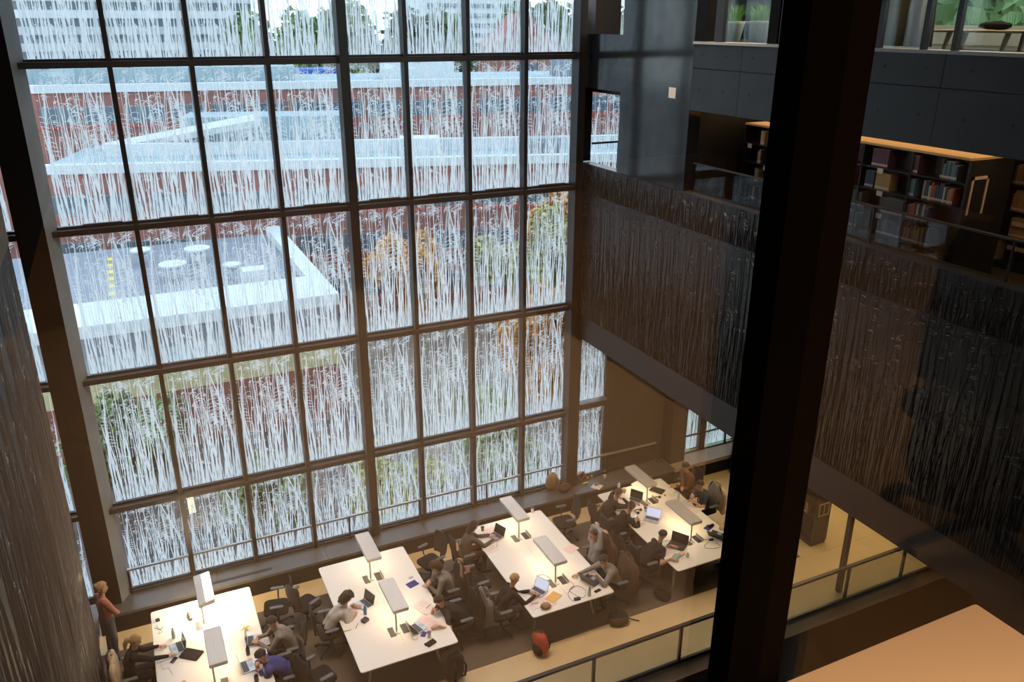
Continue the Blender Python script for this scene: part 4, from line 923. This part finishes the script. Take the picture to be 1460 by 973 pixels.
p = at(823, 684, .465); o = thing('paper_bag', 'open brown paper bag lying on the window ledge', 'bag', (p.x, p.y, .55), .5); o.rotation_euler[0] = R(62)
g = MB(); N_ = 4
for i in range(6):
    f = i/5; hw, hd_ = .12*(1+.04*math.sin(i*2)), .075*(1+.05*math.sin(i*3))
    for (a, b) in ((-1, -1), (1, -1), (1, 1), (-1, 1)): g.v.append((a*hw+.006*math.sin(i*5+a), b*hd_+.008*math.cos(i*4+b), -.16+.32*f))
g.f.append((0, 3, 2, 1)); g.mi.append(0)
for i in range(5):
    for k in range(4): g.f.append((i*4+k, i*4+(k+1) % 4, i*4+4+(k+1) % 4, i*4+4+k)); g.mi.append(0)
q = g.build('body', 'kraft', o); sm = q.modifiers.new('s', 'SOLIDIFY'); sm.thickness = .004
sheet(851, 694, .6, 'pink-white napkin on the window ledge', w_=.24, d_=.24, lines=False, z=.461)
p = at(851, 692, .466); o = tag(MB().ell((0, 0, .03), (.07, .045, .03), None, 14, 8, .2, 6).build('sandwich', 'bread', None, True), 'half-eaten brown sandwich on the napkin', 'sandwich'); o.location = (p.x, p.y, .466)
p = at(835, 691, .461); o = tag(MB().tube([(-.09, 0, .02), (-.04, .03, .022), (.04, .03, .022), (.09, -.01, .02)], [.008, .02, .02, .008], 8).build('banana', 'yellow_plastic', None, True), 'yellow banana beside the napkin', 'banana'); o.location = (p.x, p.y, .461)
for px, py, m, l in ((820, 688, 'bread', 'small bun in front of the paper bag'), (838, 684, 'bread', 'round bread roll beside the paper bag'), (843, 681, 'cream_fabric', 'crumpled white wrapper behind the bread roll')):
    p = at(px, py, .461); o = tag(MB().ell((0, 0, .032), (.045, .04, .032), None, 12, 8, .25, 5).build('bread_roll' if m == 'bread' else 'paper_wrapper', m, None, True), l, 'bread' if m == 'bread' else 'wrapper'); o.location = (p.x, p.y, .462)
slab('small_box', 'box', 'small pale box at the back of the window ledge', 863, 672, .12, .08, .03, .2, 'cream_fabric', .005, z=.461)

# ---------------------------------------------------------------- bags on the floor
p = at(771, 932, 0); backpack((p.x, p.y, 0), 1.9, 'red_fabric', 'red and black backpack on the walkway strip', 1.0, 0, 'black_fabric')
p = at(770, 912, 0); bunch(769, 915, 'tan_fabric', 'tan cloth bag behind the red backpack', (.16, .12, .12), 'cloth_bag', 'bag', 0)
p = at(882, 889, 0); o = tag(MB().ell((0, 0, .10), (.20, .13, .10), None, 18, 12, .15, 4, .6).build('messenger_bag', 'brown_fabric', None, True), 'brown messenger bag on the edge of the carpet', 'bag'); o.location = (p.x, p.y, 0); o.rotation_euler[2] = -.2
MB().tube([(.15, 0, .12), (.28, .02, .03), (.42, -.05, .012)], .012, 6).build('strap', 'black_fabric', o, True); MB().ell((0, .02, .15), (.19, .12, .06), None, 16, 8, .1, 4, .6).build('flap', 'black_fabric', o, True)
p = at(955, 855, 0); backpack((p.x, p.y, 0), .8, 'black_fabric', 'black bag lying under the near end of the right table', .9, R(-60))
p = at(648, 968, 0); backpack((p.x, p.y, 0), .4, 'black_fabric', 'big black rucksack on the carpet at the near end of the second table', 1.25, 0)
p = at(662, 800, 0); backpack((p.x, p.y, 0), .4, 'brown_fabric', 'small dark bag by the chair of the grey-sweatered woman', .7, 0)

# ---------------------------------------------------------------- bookcases and books
cols = dict(journal_grey=(.10, .12, .12), journal_teal=(.07, .13, .15), purple=(.10, .05, .11), navy=(.05, .08, .13), ochre=(.48, .32, .12), white=(.5, .45, .40), rust=(.35, .09, .04), blue=(.10, .22, .28), tan=(.38, .24, .12), yellow=(.52, .42, .06), dark=(.04, .035, .03), green=(.12, .17, .09))
for n_, c in cols.items(): mat('book_'+n_, c, .6)
bmeshes = {}
def bookmesh(c, th, h):
    k = (c, round(th, 3), round(h, 2))
    if k not in bmeshes:
        a = MB().use('book_'+c).box(0, .17, 0, th, 0, h); a.use('paper').box(.005, .168, .003, th-.003, .003, h+.001)
        a.use('paper').box(-.001, .0, .004, th-.004, .02, .05); bmeshes[k] = a.mesh('book')
    return bmeshes[k]
nb = [0]
def run(x, y, z, length, c, label, h=.24, th=.032, flip=False):
    """books of one run, spines toward -x, standing side by side toward -y"""
    n = int(length/th)
    for i in range(n):
        if nb[0] > 296: return
        cc = c if isinstance(c, str) else random.choice(c); hh = h*(1 if isinstance(c, str) else random.choice((.82, .9, 1, 1.05)))
        o = put('book', bookmesh(cc, th-.002, hh), None, loc=(x+.02, y-(i+1)*th, z)); tag(o, label+', %s from left' % ORD[i], 'book', 'books in the shelves'); nb[0] += 1
def case(x, y0, y1, zf, h, label, nsh=6, end=True, cards=()):
    o = thing('bookcase', label, 'bookcase', (x, y0, zf)); L = y0-y1
    MB().box(.20, .22, -L, 0, .06, h-.03).build('back_panel', 'case_black', o); MB().box(0, .44, -L, 0, 0, .08).build('plinth', 'case_black', o)
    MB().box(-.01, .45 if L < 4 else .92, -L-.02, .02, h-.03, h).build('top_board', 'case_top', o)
    if L > 4: MB().box(.46, .90, -L, 0, 0, h-.03).build('rear_unit', 'case_black', o)
    nby = max(1, round(L/.95))
    for k in range(nby+1): MB().box(0, .44, -L*k/nby-(.025 if k == nby else .012), -L*k/nby+(.025 if k == 0 else .012), .08, h-.03).build('side_panel', 'case_black', o)
    for s_ in range(nsh): MB().box(0, .20, -L, 0, .08+(h-.11)/nsh*s_, .10+(h-.11)/nsh*s_).build('shelf', 'case_black', o)
    for yy, s_ in cards: MB().box(-.012, -.002, -yy-.10, -yy, .02+(h-.11)/nsh*s_, .09+(h-.11)/nsh*s_).build('label_card', 'white_plastic', o)
    return o
def sign(o, L, z0, z1, x0=.06, x1=.38, bar=True):
    f = MB(); yy = -L-.03
    f.box(x0, x1, yy-.012, yy, z1-.04, z1).box(x0, x0+.035, yy-.012, yy, z0, z1).box(x1-.035, x1, yy-.012, yy, z0, z1)
    if bar: f.box(x0, x1, yy-.012, yy, z0, z0+.03).box((x0+x1)/2-.01, (x0+x1)/2+.01, yy-.012, yy, z0, z1)
    f.build('sign_frame', 'cream_fabric', o)
A = case(11.05, -4.1, -8.42, 7.86, 1.69, 'long black bookcase with a warm lit top in the gallery, behind the dark post', 5, cards=((.55, 3), (.62, 2), (.1, 4), (1.0, 3), (1.05, 2), (2.9, 4), (2.95, 3), (3.0, 2)))
sign(A, 4.32, .95, 1.45, bar=False)
zsh = [7.86+.10+(1.69-.11)/5*k for k in range(5)]
X0 = 11.05
run(X0, -6.85, zsh[4], .30, 'purple', 'purple-backed volume in the gallery bookcase, top shelf', h=.25); run(X0, -8.0, zsh[4], .26, ('navy', 'blue', 'dark'), 'dark blue book at the right of the gallery bookcase, top shelf')
run(X0, -7.55, zsh[4], .10, ('purple', 'white'), 'book leaning by the middle of the top gallery shelf')
run(X0, -6.5, zsh[3], .08, ('white', 'rust'), 'white-labelled book at the left of the second gallery shelf'); run(X0, -6.78, zsh[3], .18, 'navy', 'navy volume on the second gallery shelf'); run(X0, -6.97, zsh[3], .28, 'ochre', 'ochre-backed volume of the set on the second gallery shelf')
run(X0, -7.55, zsh[3], .12, 'blue', 'pale blue book on the second gallery shelf'); run(X0, -7.78, zsh[3], .50, ('tan', 'navy', 'white', 'rust', 'dark'), 'mixed book on the right of the second gallery shelf')
run(X0, -6.45, zsh[2], .32, 'journal_grey', 'grey journal volume left on the third gallery shelf', h=.22); run(X0, -7.1, zsh[2], .42, 'journal_grey', 'grey journal volume mid on the third gallery shelf', h=.22); run(X0, -7.58, zsh[2], .36, ('white', 'navy', 'rust', 'dark'), 'mixed book on the right of the third gallery shelf')
run(X0, -6.42, zsh[1], .32, 'journal_grey', 'grey journal volume left on the fourth gallery shelf', h=.22); run(X0, -7.12, zsh[1], .42, 'journal_grey', 'grey journal volume mid on the fourth gallery shelf', h=.20); run(X0, -7.56, zsh[1], .45, ('tan', 'dark', 'rust', 'ochre'), 'mixed brownish book on the fourth gallery shelf')
run(X0, -6.40, zsh[0], .28, 'journal_teal', 'teal journal volume left on the lowest gallery shelf', h=.26); run(X0, -6.75, zsh[0], .48, 'journal_teal', 'teal journal volume mid on the lowest gallery shelf', h=.26); run(X0, -7.58, zsh[0], .26, ('blue', 'white', 'tan'), 'pale book on the lowest gallery shelf'); run(X0, -7.86, zsh[0], .36, 'yellow', 'yellow book on the lowest gallery shelf', h=.20)
for k, (yy, L, c, l) in enumerate(((-4.35, .12, ('white', 'tan', 'dark'), 'book far left in the gallery bookcase'), (-5.0, .25, ('rust', 'dark', 'tan'), 'reddish spine left of the post'))):
    for s_ in (4, 3, 2, 1): run(X0, yy-.03*s_, zsh[s_], L, c, l+', '+('', 'fourth', 'third', 'second', 'top')[s_]+' shelf', h=.22)
yy = -4.3
for i in range(26):     # objects standing on the lit top
    o = put('book', bookmesh(random.choice(('rust', 'white', 'ochre', 'tan')), .05, .10), None, loc=(X0+.72, -4.4-i*.155, 7.86+1.69)); tag(o, 'small book on the lit top of the gallery bookcase, %s from the left' % ORD[i], 'book', 'books on top of the gallery bookcase')
B2 = case(12.45, -7.9, -10.6, 7.86, 1.95, 'warm lit bookcase at the right edge of the gallery', 5, cards=())
zs2 = [7.86+.10+(1.95-.11)/5*k for k in range(5)]
for s_, (y0_, L, c) in enumerate(((-8.0, .1, 'tan'), (-8.2, .3, 'tan'), (-8.15, .45, ('ochre', 'tan')), (-8.1, .8, ('ochre', 'tan', 'green', 'white')), (-8.1, .9, ('ochre', 'tan', 'green')))):
    run(12.45, y0_, zs2[s_], L, c, 'warm-toned book in the right-edge bookcase, %s shelf' % ('lowest', 'fourth', 'third', 'second', 'top')[s_], h=.27)
for s_ in (1, 2): MB().box(-.02, .0, -1.0, -.35, .30+(s_-1)*.34, .36+(s_-1)*.34).build('label_rail', 'cream_fabric', B2)
C1 = case(14.08, -3.0, -4.2, 0, 2.0, 'dark bookcase with a framed sign on its end, on the lit floor', 6); sign(C1, 1.2, .78, 1.12)
for s_, c in ((2, ('rust', 'white', 'dark')), (3, ('dark', 'tan')), (4, ('blue', 'white')), (5, ('white', 'tan', 'dark'))): run(14.08, -3.55, .10+1.89/6*s_, .6, c, 'book in the lower bookcase right of the post, shelf %s' % ('above the base', 'third', 'fourth', 'top')[s_-2], h=.25)
C2_ = case(14.55, -.8, -1.9, 0, 2.0, 'dark bookcase half hidden behind the post, near the far window', 6); sign(C2_, 1.1, .80, 1.15)

# ---------------------------------------------------------------- bright upper room: planters, curtain, low bench
def planter(px, py, s_, label, seed):
    o = thing('potted_grass', label, 'plant', (px, py, 10.86)); o.scale = (s_, s_, s_)
    MB().lathe([(.13, 0), (.16, .02), (.24, .40), (.25, .46), (.22, .46), (.21, .40)], n=24).build('pot', 'pot', o, True)
    rd = random.Random(seed); g = MB()
    for i in range(160):
        a = rd.uniform(0, 6.28); r0 = rd.uniform(0, .16); L = rd.uniform(.3, .6); l = rd.uniform(.05, .32); x, y = r0*math.cos(a), r0*math.sin(a); dx, dy = math.cos(a), math.sin(a); wv = .006
        pts = [(x+dx*l*f*f, y+dy*l*f*f, .40+L*(f-.25*f*f)) for f in (0, .35, .7, 1)]; b = len(g.v)
        for k, q in enumerate(pts): w2 = wv*(1-k/4); g.v += [(q[0]-dy*w2, q[1]+dx*w2, q[2]), (q[0]+dy*w2, q[1]-dx*w2, q[2])]
        for k in range(3): g.f.append((b+2*k, b+2*k+1, b+2*k+3, b+2*k+2)); g.mi.append(0)
    g.build('blades', 'grass', o, kind='stuff')
planter(10.68, -3.98, .70, 'grass in a tall grey pot, leftmost of the pots in the upper room', 1); planter(11.25, -3.85, .70, 'grass in a pot standing behind the leftmost pot', 2); planter(10.68, -4.66, .72, 'grass in a grey pot right next to the dark post', 3)
o = thing('curtain', 'pleated beige curtain hanging in the upper room', 'curtain', (10.75, -7.25, 10.86)); g = MB(); n = 60
for i in range(n+1):
    f = i/n; y = .42-.84*f; x = .05*math.sin(f*34)+.02*math.sin(f*71)
    for z, kk in ((0.02, 1.15), (1.2, 1.0), (2.9, .9)): g.v.append((x*kk, y*kk, z))
for i in range(n):
    for k in range(2): a = i*3+k; g.f.append((a, a+3, a+4, a+1)); g.mi.append(0)
q = g.build('cloth', 'curtain', o, True); sm = q.modifiers.new('s', 'SOLIDIFY'); sm.thickness = .006
MB().tube([(0, -.5, 2.92), (0, .5, 2.92)], .015).build('rod', 'frame', o)
bp = Vector((11.1, -8.75, 0))
o = thing('low_bench', 'long pale wooden bench in the bright upper room', 'bench', (bp.x, bp.y, 10.86)); MB().rbox(-.22, .22, -1.8, 1.12, .20, .232, .03).build('seat_board', 'wood_pale', o)
for yy in (-1.2, .1, .9):
    for sx in (-.15, .15): MB().tube([(sx, yy, .20), (sx*1.1, yy+.04, 0)], [.035, .025], 8).build('leg', 'wood_pale', o)
q = tag(MB().ell((0, 0, .05), (.09, .22, .05), None, 16, 10, .3, 4).build('dark_bag', 'black_fabric', None, True), 'dark bag lying on the pale wooden bench', 'bag'); q.location = (bp.x, bp.y+.40, 11.093)
q = tag(MB().ell((0, 0, .12), (.10, .16, .12), None, 16, 10, .3, 4).build('tan_bag', 'tan_fabric', None, True), 'tan rucksack standing on the wooden bench', 'bag'); q.location = (bp.x, bp.y-.18, 11.093)
tag(MB().box(13.0, 13.5, -12, -5.2, 10.86, 11.13).build('planter_trough', 'pot'), 'long pale planter trough at the back of the upper room', 'planter')
g = MB(); rd = random.Random(9)
for i in range(900):
    y = rd.uniform(-12, -5.2); x = rd.uniform(13.05, 13.45); L = rd.uniform(.2, .6); a = rd.uniform(0, 6.28); l = rd.uniform(.02, .25); b = len(g.v)
    for f in (0, .5, 1): w2 = .008*(1.05-f); g.v += [(x+math.cos(a)*l*f*f-w2, y+math.sin(a)*l*f*f-w2, 11.12+L*f), (x+math.cos(a)*l*f*f+w2, y+math.sin(a)*l*f*f+w2, 11.12+L*f)]
    for k in range(2): g.f.append((b+2*k, b+2*k+1, b+2*k+3, b+2*k+2)); g.mi.append(0)
tag(g.build('trough_grass', 'grass', None, kind='stuff'), 'green grasses growing in the planter trough', 'grass')

# ---------------------------------------------------------------- unseen chair and coat added in the near room to make the dark reflection
dup(chair0, (3.50, -15.74, 9.6), 1.7, 'black office chair added in the near room to darken the reflection at right')
c_ = coat(Vector((3.20, -15.80, 0)), 1.7, 'black_fabric', 'black coat added over the near-room chair to darken the reflection at right', wdt=.30, low=.15); c_.location.z = 9.6
